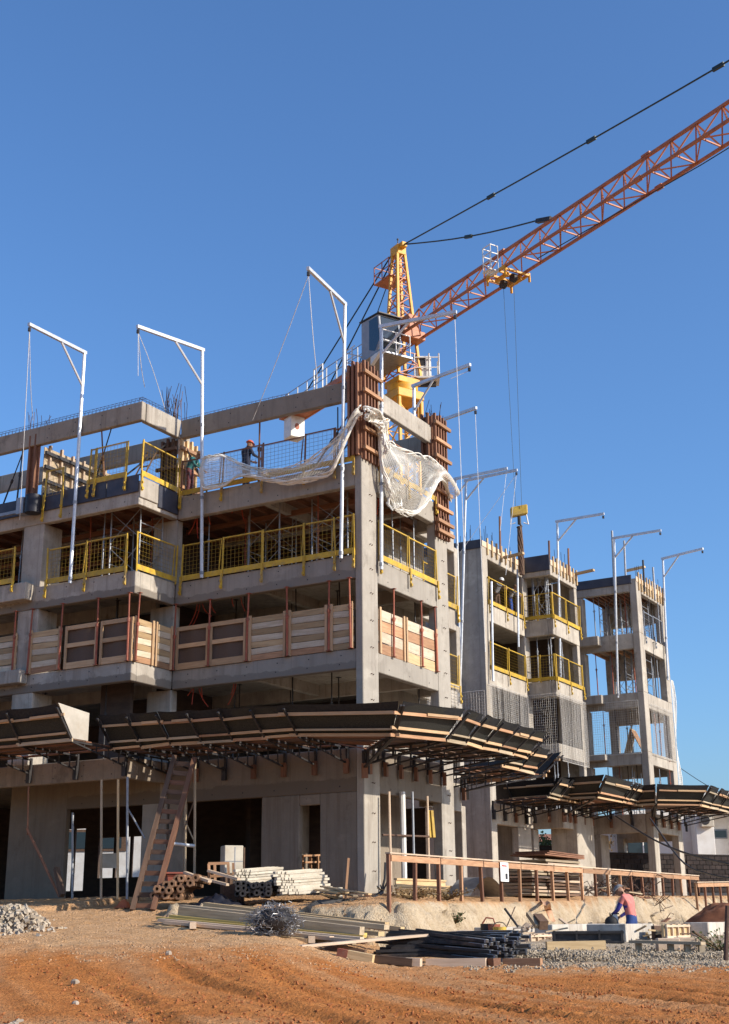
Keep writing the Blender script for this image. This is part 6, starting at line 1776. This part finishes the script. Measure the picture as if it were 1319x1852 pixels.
# ------------------------------------------------------------------ people
def person(label, loc, yaw, J, cols, hat=None, scale=1.0, hold=None):
    """one continuous skinned body. J: joints in local metres (x right, y forward, z up)"""
    K = dict(pelvis=(0, 0, .94), spine=(0, 0, 1.12), chest=(0, 0, 1.33), neck=(0, 0, 1.47), head=(0, .01, 1.58),
             sl=(-.18, 0, 1.41), sr=(.18, 0, 1.41), el=(-.23, -.02, 1.13), er=(.23, -.02, 1.13), wl=(-.24, .08, .90), wr=(.24, .08, .90),
             hl=(-.09, 0, .90), hr=(.09, 0, .90), kl=(-.11, .03, .50), kr=(.11, .03, .50), al=(-.11, -.02, .09), ar=(.11, -.02, .09), tl=(-.12, .16, .04), tr=(.12, .16, .04))
    K.update(J)
    order = list(K)
    rad = dict(pelvis=(.15, .105), spine=(.145, .10), chest=(.165, .115), neck=(.055, .06), head=(.055, .06), sl=(.07, .07), sr=(.07, .07), el=(.05, .05), er=(.05, .05), wl=(.033, .03), wr=(.033, .03),
               hl=(.095, .10), hr=(.095, .10), kl=(.064, .07), kr=(.064, .07), al=(.045, .052), ar=(.045, .052), tl=(.042, .035), tr=(.042, .035))
    E = [('pelvis', 'spine'), ('spine', 'chest'), ('chest', 'neck'), ('neck', 'head'), ('chest', 'sl'), ('chest', 'sr'), ('sl', 'el'), ('el', 'wl'), ('sr', 'er'), ('er', 'wr'),
         ('pelvis', 'hl'), ('pelvis', 'hr'), ('hl', 'kl'), ('kl', 'al'), ('al', 'tl'), ('hr', 'kr'), ('kr', 'ar'), ('ar', 'tr')]
    me = bpy.data.meshes.new('skeleton')
    me.from_pydata([K[k] for k in order], [(order.index(a), order.index(b)) for a, b in E], [])
    o = bpy.data.objects.new('skeleton', me)
    COL.objects.link(o)
    sk = o.modifiers.new('skin', 'SKIN')
    sk.use_smooth_shade = True
    for i, k in enumerate(order):
        me.skin_vertices[0].data[i].radius = rad[k]
        me.skin_vertices[0].data[i].use_root = (k == 'pelvis')
    sb = o.modifiers.new('sub', 'SUBSURF'); sb.levels = 2; sb.render_levels = 2
    dg = bpy.context.evaluated_depsgraph_get()
    body = bpy.data.meshes.new_from_object(o.evaluated_get(dg))
    bpy.data.objects.remove(o)
    b = MB()
    b.v = [V(v.co) for v in body.vertices]
    KV = {k: V(K[k]) for k in order}
    def seg(p):
        best, bk = 9, None
        for a, c in E:
            A, B = KV[a], KV[c]
            t_ = max(0, min(1, (p - A).dot(B - A) / (B - A).length_squared))
            d = (p - A - (B - A) * t_).length
            if d < best: best, bk = d, (a, c)
        return bk
    sleeve = cols.get('sleeve', 'shirt')
    slot = {'shirt': 0, 'trousers': 1, 'skin': 2, 'boots': 3, 'sleeve': 4}
    def mat_of(p):
        a, c = seg(p)
        if c in ('head', 'neck') and p.z > 0 and (p - KV['neck']).dot(KV['head'] - KV['neck']) > 0: return 2
        if c in ('wl', 'wr'):
            w_ = KV[c]; e_ = KV[a]
            f = (p - e_).dot(w_ - e_) / (w_ - e_).length_squared
            return 2 if f > cols.get('cuff', .85) else 4
        if c in ('el', 'er'): return 4 if (p - KV[a]).dot(KV[c] - KV[a]) / (KV[c] - KV[a]).length_squared > .45 else 0
        if c in ('tl', 'tr') or (c in ('al', 'ar') and (p - KV[c]).length < .12): return 3
        if c in ('hl', 'hr', 'kl', 'kr', 'al', 'ar'): return 1
        if (a, c) == ('pelvis', 'spine'): return 1 if (p - KV['pelvis']).dot(KV['spine'] - KV['pelvis']) < .3 * (KV['spine'] - KV['pelvis']).length_squared else 0
        return 0
    for f in body.polygons:
        b.f.append(tuple(f.vertices)); b.m.append(mat_of(f.center))
    bpy.data.meshes.remove(body)
    b.cur = 2
    hd = KV['head']; hu = (KV['head'] - KV['neck']).normalized()
    fw = V((0, 1, 0)); fw = V(cols.get('face', (0, 1, -.1))).normalized()
    fw = (fw - hu * fw.dot(hu)).normalized(); rt = fw.cross(hu)
    n0 = len(b.v)
    b.ball((0, 0, 0), (.075, .095, .118), 14, 10)
    for i in range(n0, len(b.v)):
        q = b.v[i]; q = V((q.x * (1 - .18 * max(0, -q.z / .118)), q.y, q.z)); b.v[i] = hd + rt * q.x + fw * (q.y + .012) + hu * (q.z + .04)
    def hp(x, y, z): return hd + rt * x + fw * y + hu * (z + .04)
    b.path([hp(0, .095, .03), hp(0, .128, -.012), hp(0, .10, -.025)], .014, 5)
    for s in (-1, 1): b.ball(hp(s * .08, -.005, 0), (.014, .02, .03), 6, 4)
    # hands: palm, four bent fingers of unequal length, thumb from the side
    for sd, w_, e_ in ((-1, 'wl', 'el'), (1, 'wr', 'er')):
        d = (KV[w_] - KV[e_]).normalized(); a = d.cross(V((0, 1, 0)) if abs(d.y) < .9 else V((0, 0, 1))).normalized(); c = d.cross(a).normalized()
        p = KV[w_]
        b.path([p - d * .02, p + d * .03, p + d * .085], .030, 6, .036)
        for k, L in enumerate((.062, .075, .07, .055)):
            q = p + d * .075 + a * (.027 - .018 * k)
            b.path([q - d * .02, q + d * L * .5 + c * .006, q + d * L * .75 + c * .03, q + d * L * .72 + c * .05], .0095, 5, .007)
        q = p + d * .03 + a * .03
        b.path([q - a * .012, q + a * .025 + d * .03, q + a * .022 + d * .062 + c * .018], .0115, 5, .009)
    b.cur = 3
    for s in (-1, 1): b.ball(hp(s * .03, .088, .015), (.012, .008, .007), 6, 4)
    b.cur = 3
    b.path([hp(-.024, .096, -.052), hp(0, .102, -.054), hp(.024, .096, -.052)], .006, 4)
    rot = Matrix.Rotation(yaw, 3, 'Z')
    loc = V(loc)
    tr = lambda v: loc + rot @ (V(v) * scale)
    b.v = [tr(v) for v in b.v]
    b.sm = True
    ms = [cols['shirt'], cols['trousers'], M['skin'], cols.get('boots', M['tyre']), cols.get('sleeve', cols['shirt'])]
    t = thing('person', label, 'person', loc)
    bo = build('body', b, ms, t)
    h = MB()
    if hat:
        h.ball((0, 0, 0), (.105, .125, .10), 14, 6, top=.48)
        h.v = [tr(hp(v.x, v.y + .005, v.z + .045)) for v in h.v]
        n_ = len(h.v)
        q = MB(); q.ball((0, 0, 0), (.125, .155, .012), 14, 4)
        hh = [tr(hp(v.x, v.y + .02, v.z + .045)) for v in q.v]
        h.v += hh; h.f += [tuple(i + n_ for i in f) for f in q.f]; h.m += q.m
        build('helmet' if cols.get('hatname') != 'cap' else 'cap', h, hat, t)
    else:
        h.ball((0, 0, 0), (.083, .10, .10), 12, 6, top=.45)
        h.v = [tr(hp(v.x, v.y - .01, v.z + .035)) for v in h.v]
        build('hair', h, M['tyre'], t)
    return t, tr, KV
navy, teal, pink, blue, dark, grey_c = cloth('navy_cloth', (.028, .032, .055)), cloth('teal_cloth', (.03, .14, .14)), cloth('pink_cloth', (.62, .20, .17)), cloth('blue_denim', (.03, .06, .19)), cloth('black_cloth', (.022, .022, .026)), cloth('grey_cloth', (.22, .22, .23))
violet = cloth('violet_blue_sleeve', (.05, .045, .24))
hor, hwh, hbr = mat('orange_red_helmet', (.62, .13, .06), None, .4, 5), mat('white_helmet', (.78, .77, .74), None, .4, 5), mat('brown_cap', (.14, .08, .05), None, .8, 5)
yaw_of = lambda v: math.atan2(-v.x, v.y)
left = -RIGHT
# worker on the top deck, back to us, head turned right
p = onY(445, 862, .75); p.z = LV[4]
person('worker in navy jacket and orange helmet standing on the top deck under the roof beam', p, yaw_of(HEAD * .6 + RIGHT * .8), dict(er=(.24, .12, 1.18), wr=(.18, .34, 1.16), el=(-.24, .08, 1.16), wl=(-.12, .32, 1.10), chest=(0, .04, 1.33), neck=(0, .07, 1.46), head=(0, .10, 1.56)), dict(shirt=navy, trousers=navy, face=(0, 1, -.3)), hor, 1.06)
p = onY(343, 880, .3); p.z = LV[4]
person('worker in teal shirt and brown cap bending beside the white net on the top deck', p, yaw_of(RIGHT * .8 - HEAD * .3), dict(chest=(0, .14, 1.26), neck=(0, .22, 1.36), head=(0, .28, 1.45), sl=(-.18, .15, 1.33), sr=(.18, .15, 1.33), el=(-.24, .28, 1.08), er=(.24, .28, 1.08), wl=(-.16, .46, .95), wr=(.16, .46, .95)), dict(shirt=teal, trousers=cloth('maroon_cloth', (.16, .05, .05)), face=(0, 1, -.5)), hbr, 1.0)
p = onX(899, 1085, AX_ - .5); p.z = LV[4]
person('worker in white helmet leaning on the upper yellow guardrail of the rear wing', p, yaw_of(V((1, -.35, 0))), dict(chest=(0, .15, 1.28), neck=(0, .24, 1.38), head=(0, .29, 1.48), sl=(-.18, .16, 1.36), sr=(.18, .16, 1.36), el=(-.26, .36, 1.22), er=(.26, .36, 1.22), wl=(-.14, .52, 1.14), wr=(.14, .52, 1.14)), dict(shirt=grey_c, trousers=cloth('brown_cloth', (.12, .07, .05)), face=(0, 1, -.2)), hwh)
p = onX(924, 1095, AX_ - .4); p.z = LV[4]
person('worker with dark cap and blue trousers at the upper yellow guardrail of the rear wing', p, yaw_of(V((1, .3, 0))), dict(chest=(0, .1, 1.3), neck=(0, .17, 1.42), head=(0, .22, 1.5), el=(-.25, .25, 1.18), er=(.25, .25, 1.18), wl=(-.1, .45, 1.12), wr=(.12, .45, 1.12), sl=(-.18, .12, 1.38), sr=(.18, .12, 1.38)), dict(shirt=grey_c, trousers=cloth('bright_blue_cloth', (.03, .09, .35)), face=(0, 1, -.3), hatname='cap'), hbr, .97)
p = V((CX - .5, CY0 + 1.75, LV[3]))
person('dark clothed worker silhouetted in an opening of the far end bay', p, yaw_of(V((.2, -1, 0))), dict(chest=(0, .12, 1.28), neck=(0, .2, 1.4), head=(0, .26, 1.48), sl=(-.18, .13, 1.36), sr=(.18, .13, 1.36), el=(-.24, .3, 1.15), er=(.24, .2, 1.12), wl=(-.12, .45, 1.05), wr=(.15, .4, .95)), dict(shirt=dark, trousers=dark, face=(0, 1, -.4)), M['tyre'])
# the man in the trench
p = at(1146, 1700, 34.6); g0 = at(1141, 1663, 34.6).z
p.z = g0 - 1.02
man = person('man in pink shirt and blue sleeves working in the footing trench', p, yaw_of(left * .8 + HEAD * .6), dict(spine=(0, .03, 1.11), chest=(0, .09, 1.32), neck=(0, .16, 1.46), head=(0, .23, 1.53), sl=(-.19, .10, 1.40), sr=(.19, .10, 1.40), el=(-.25, .22, 1.13), er=(.25, .18, 1.12), wl=(-.09, .44, 1.04), wr=(.10, .36, .98), kl=(-.13, .15, .5), kr=(.13, .05, .5), al=(-.13, .08, .09), ar=(.13, -.1, .09), tl=(-.13, .26, .04), tr=(.13, .08, .04)),
       dict(shirt=pink, trousers=blue, sleeve=violet, face=(0, 1, -.9), cuff=.95, hatname='cap'), grey_c, 1.1)
_, tr, KV = man
h0 = tr(KV['wl'] + V((0.02, .07, -.05)))
t = thing('hand_tool', 'short tool handle held by the man in pink', 'tool', h0 - U_ * .5); piece('handle', h0 - U_ * .5, h0 + U_ * .1, .035, .035, M['wood_tan'], t, round_=True)
c = at(1106, 1668, 34.6)
t = thing('power_trowel', 'small dark machine standing on the footing before the man in pink', 'machine', c - U_ * .2)
b = MB(); b.ball(c, (.17, .15, .15), 12, 8); build('motor', b, M['tyre'], t)
b = MB(); b.tube(c - U_ * .24, c - U_ * .1, .15, 12); build('base', b, M['steel_dark'], t)
b = MB(); b.hexa([c + RIGHT * .08 + V((0, 0, -.15)), c + RIGHT * .2 + V((0, 0, -.15)), c + RIGHT * .2 + HEAD * .12 + V((0, 0, -.15)), c + RIGHT * .08 + HEAD * .12 + V((0, 0, -.15)), c + RIGHT * .02 + V((0, 0, .2)), c + RIGHT * .16 + V((0, 0, .2)), c + RIGHT * .16 + HEAD * .12 + V((0, 0, .2)), c + RIGHT * .02 + HEAD * .12 + V((0, 0, .2))]); build('guard_plate', b, M['galv'], t)
b = MB(); b.path([c + U_ * .12, c + U_ * .22 + RIGHT * .06, c + U_ * .2 + RIGHT * .2], .018, 5); build('handle', b, M['tyre'], t)
# ------------------------------------------------------------------ what stands behind the site
def blockwall(label, p0, p1, h, th=.2):
    t = thing('block_wall', label, 'wall', p0, 'block walls behind the site')
    p0, p1 = V(p0), V(p1)
    d = p1 - p0; L = d.length; d.normalize(); n = V((-d.y, d.x, 0))
    b = MB(); ob(b, p0, d, n, 0, L, .02, th, -.3, h); build('core', b, M['ink'], t)
    rows = int(h / .22); k = 0
    for r in range(rows):
        x = (r % 2) * -.2
        while x < L and k < 290:
            a, e = max(0, x + .01), min(L, x + .40)
            if e - a > .08: piece('block', p0 + d * a + U_ * (r * .22 + .1) + n * R.uniform(0, .02), p0 + d * e + U_ * (r * .22 + .1) + n * R.uniform(0, .02), .1, .19, M['block'], t); k += 1
            x += .42
    b = MB(); ob(b, p0, d, n, -.02, L + .02, -.04, th + .02, h, h + .07); build('coping', b, M['block'], t)
    return t
w0, w1 = at(1075, 1600, 66), at(1400, 1600, 74)
w0.z = w1.z = gz(0, 60) - .1
hz = at(1180, 1545, 68).z - w0.z
blockwall('dark block wall behind the far end bay and the white house foot', w0, w0.lerp(w1, .5), hz)
blockwall('dark block wall running off the right picture edge', w0.lerp(w1, .502), w1, hz)
w2, w3 = at(870, 1600, 62), at(1010, 1600, 66); w2.z = w3.z = w0.z
blockwall('dark block wall seen through the first rear ground floor opening', w2, w3, at(930, 1530, 64).z - w2.z)
# white house
def house():
    D = 82
    a = at(1225, 1600, D); a.z = w0.z
    t = thing('house', 'white rendered house with air conditioner behind the block wall at right', 'house', a)
    ex, ey = RIGHT, HEAD
    s = D / FPX
    H = at(1240, 1480, D).z - a.z
    def wb(x0, x1, y0, y1, z0, z1, nm='wall', m='white_wall'):
        b = MB(); ob(b, a, ex, ey, x0, x1, y0, y1, z0, z1); return build(nm, b, M[m], t, bevel=.02)
    wb(-5.2, -3.2, 1.2, 8, 0, H + .3)
    main = wb(-3.2, 2.2, 0, 8, 0, H + .5)
    wb(1.05, 2.1, -1.3, -.005, 1.6, H + .2)
    wb(2.203, 3.9, .6, 8, 0, H + .5)
    wb(3.903, 6.5, -.3, 8, 0, H + 1.2)
    wb(-3.4, 6.7, -.5, 8.4, H + 1.3, H + 1.5, 'roof_slab', 'white_wall')
    wb(1.7, 3.7, -1.1, .3, H + .25, H + .4, 'awning', 'white_wall')
    zb = at(1240, 1553, D).z - a.z
    wb(-3.3, 2.3, -.10, -.004, zb, zb + .22, 'string_course', 'white_wall')
    z0, z1 = at(0, 1543, D).z - a.z, at(0, 1510, D).z - a.z
    f = wb(2.55, 3.35, .54, .598, z0 + .55, z1 + .05, 'window_frame', 'galv_dull')
    b = MB(); ob(b, a, ex, ey, 2.62, 3.28, .52, .537, z0 + .62, z1 - .02); build('pane', b, M['glass'], f)
    f = wb(-2.9, -1.2, -.06, -.003, z0 - .4, z1 + .9, 'door_frame', 'wood_dark')
    b = MB(); ob(b, a, ex, ey, -2.75, -1.35, -.085, -.063, z0 - .4, z1 + .8); build('pane', b, M['glass'], f)
    wb(-1.9, -1.82, -.14, -.09, z0 - .4, z1 + .6, 'mullion', 'white_paint')
    c = MB(); za = at(0, 1508, D).z - a.z; ob(c, a, ex, ey, 1.3, 2.05, -1.66, -1.32, za, za + .75); ac = build('air_conditioner', c, M['sheet_white'], t, bevel=.03)
    c = MB(); o_ = a + ex * 1.55 + ey * -1.665 + U_ * (za + .38); c.tube(o_, o_ - ey * .01, .27, 14); build('fan_grille', c, M['steel_dark'], ac)
house()
# house and sloping tiled roofs glimpsed through the end bay
def shed(label, px, py, d, w_, h, m, roof, rot=0):
    a = at(px, 1600, d); a.z = w0.z
    t = thing('house', label, 'house', a)
    top = at(px, py, d).z - a.z
    b = MB(); ob(b, a, RIGHT, HEAD, -w_ / 2, w_ / 2, 0, 5, 0, top - h); build('wall', b, M[m], t)
    b = MB(); P = lambda x, y, z: a + RIGHT * x + HEAD * y + U_ * z
    b.hexa([P(-w_ / 2 - .3, -.5, top - h), P(w_ / 2 + .3, -.5, top - h), P(w_ / 2 + .3, 5, top), P(-w_ / 2 - .3, 5, top), P(-w_ / 2 - .3, -.5, top - h + .15), P(w_ / 2 + .3, -.5, top - h + .15), P(w_ / 2 + .3, 5, top + .15), P(-w_ / 2 - .3, 5, top + .15)]); build('roof', b, M[roof], t)
    b = MB(); ob(b, a, RIGHT, HEAD, -w_ * .2, w_ * .15, -.06, -.003, (top - h) * .55, (top - h) * .8); f = build('window', b, M['wood_dark'], t)
    b = MB(); ob(b, a, RIGHT, HEAD, -w_ * .18, w_ * .13, -.08, -.063, (top - h) * .58, (top - h) * .77); build('pane', b, M['glass'], f)
shed('small house with tiled roof glimpsed left of the white house', 1118, 1512, 96, 5, .9, 'white_wall', 'roof_tile')
shed('pale low house seen through the first rear ground floor opening', 930, 1505, 95, 9, .8, 'white_wall', 'roof_tile')
shed('sunlit pale house behind the left doorway of the front building', 150, 1440, 78, 16, .9, 'white_wall', 'roof_tile')
shed('low house with metal roof glimpsed through the end bay ground floor', 1150, 1532, 88, 3.4, .5, 'white_wall', 'galv_dull')
def tree(label, px, d, h, r, m='leaf'):
    p = at(px, 1600, d); p.z = w0.z
    t = thing('tree', label, 'tree', p, 'trees behind the site')
    b = MB(); b.path([p, p + U_ * h * .3 + RIGHT * .1, p + U_ * h * .55], .16, 7, .09)
    for k in range(6):
        a = k * 1.05; b.path([p + U_ * h * (.35 + .04 * k), p + U_ * h * (.6 + .04 * k) + V((math.cos(a), math.sin(a), 0)) * r * .6], .06, 5, .025)
    build('trunk', b, M['bark'], t)
    c = MB()
    cl = [(p + U_ * h * R.uniform(.5, .95) + V((R.gauss(0, .5), R.gauss(0, .5), 0)) * r, R.uniform(.25, .5) * r) for _ in range(16)]
    for k in range(1700):
        q, s = R.choice(cl); q = q + V((R.gauss(0, .5), R.gauss(0, .5), R.gauss(0, .4))) * s
        d_ = V((R.gauss(0, 1), R.gauss(0, 1), R.gauss(0, .7))).normalized() * .16
        e = d_.cross(V((R.gauss(0, 1), R.gauss(0, 1), R.gauss(0, 1)))).normalized() * .07
        c.quad(q, q + d_ * .5 + e, q + d_, q + d_ * .5 - e)
    build('crown', c, M[m], t, kind='stuff')
tree('green tree glimpsed through the ground floor of the far end bay', 1096, 84, 4.6, 1.3)
tree('yellowish bush glimpsed left of the green tree through the end bay', 1088, 80, 3.2, 1.0, 'leaf_dry')
tree('bushy tree glimpsed behind the first rear ground floor opening', 985, 90, 4.4, 1.4)
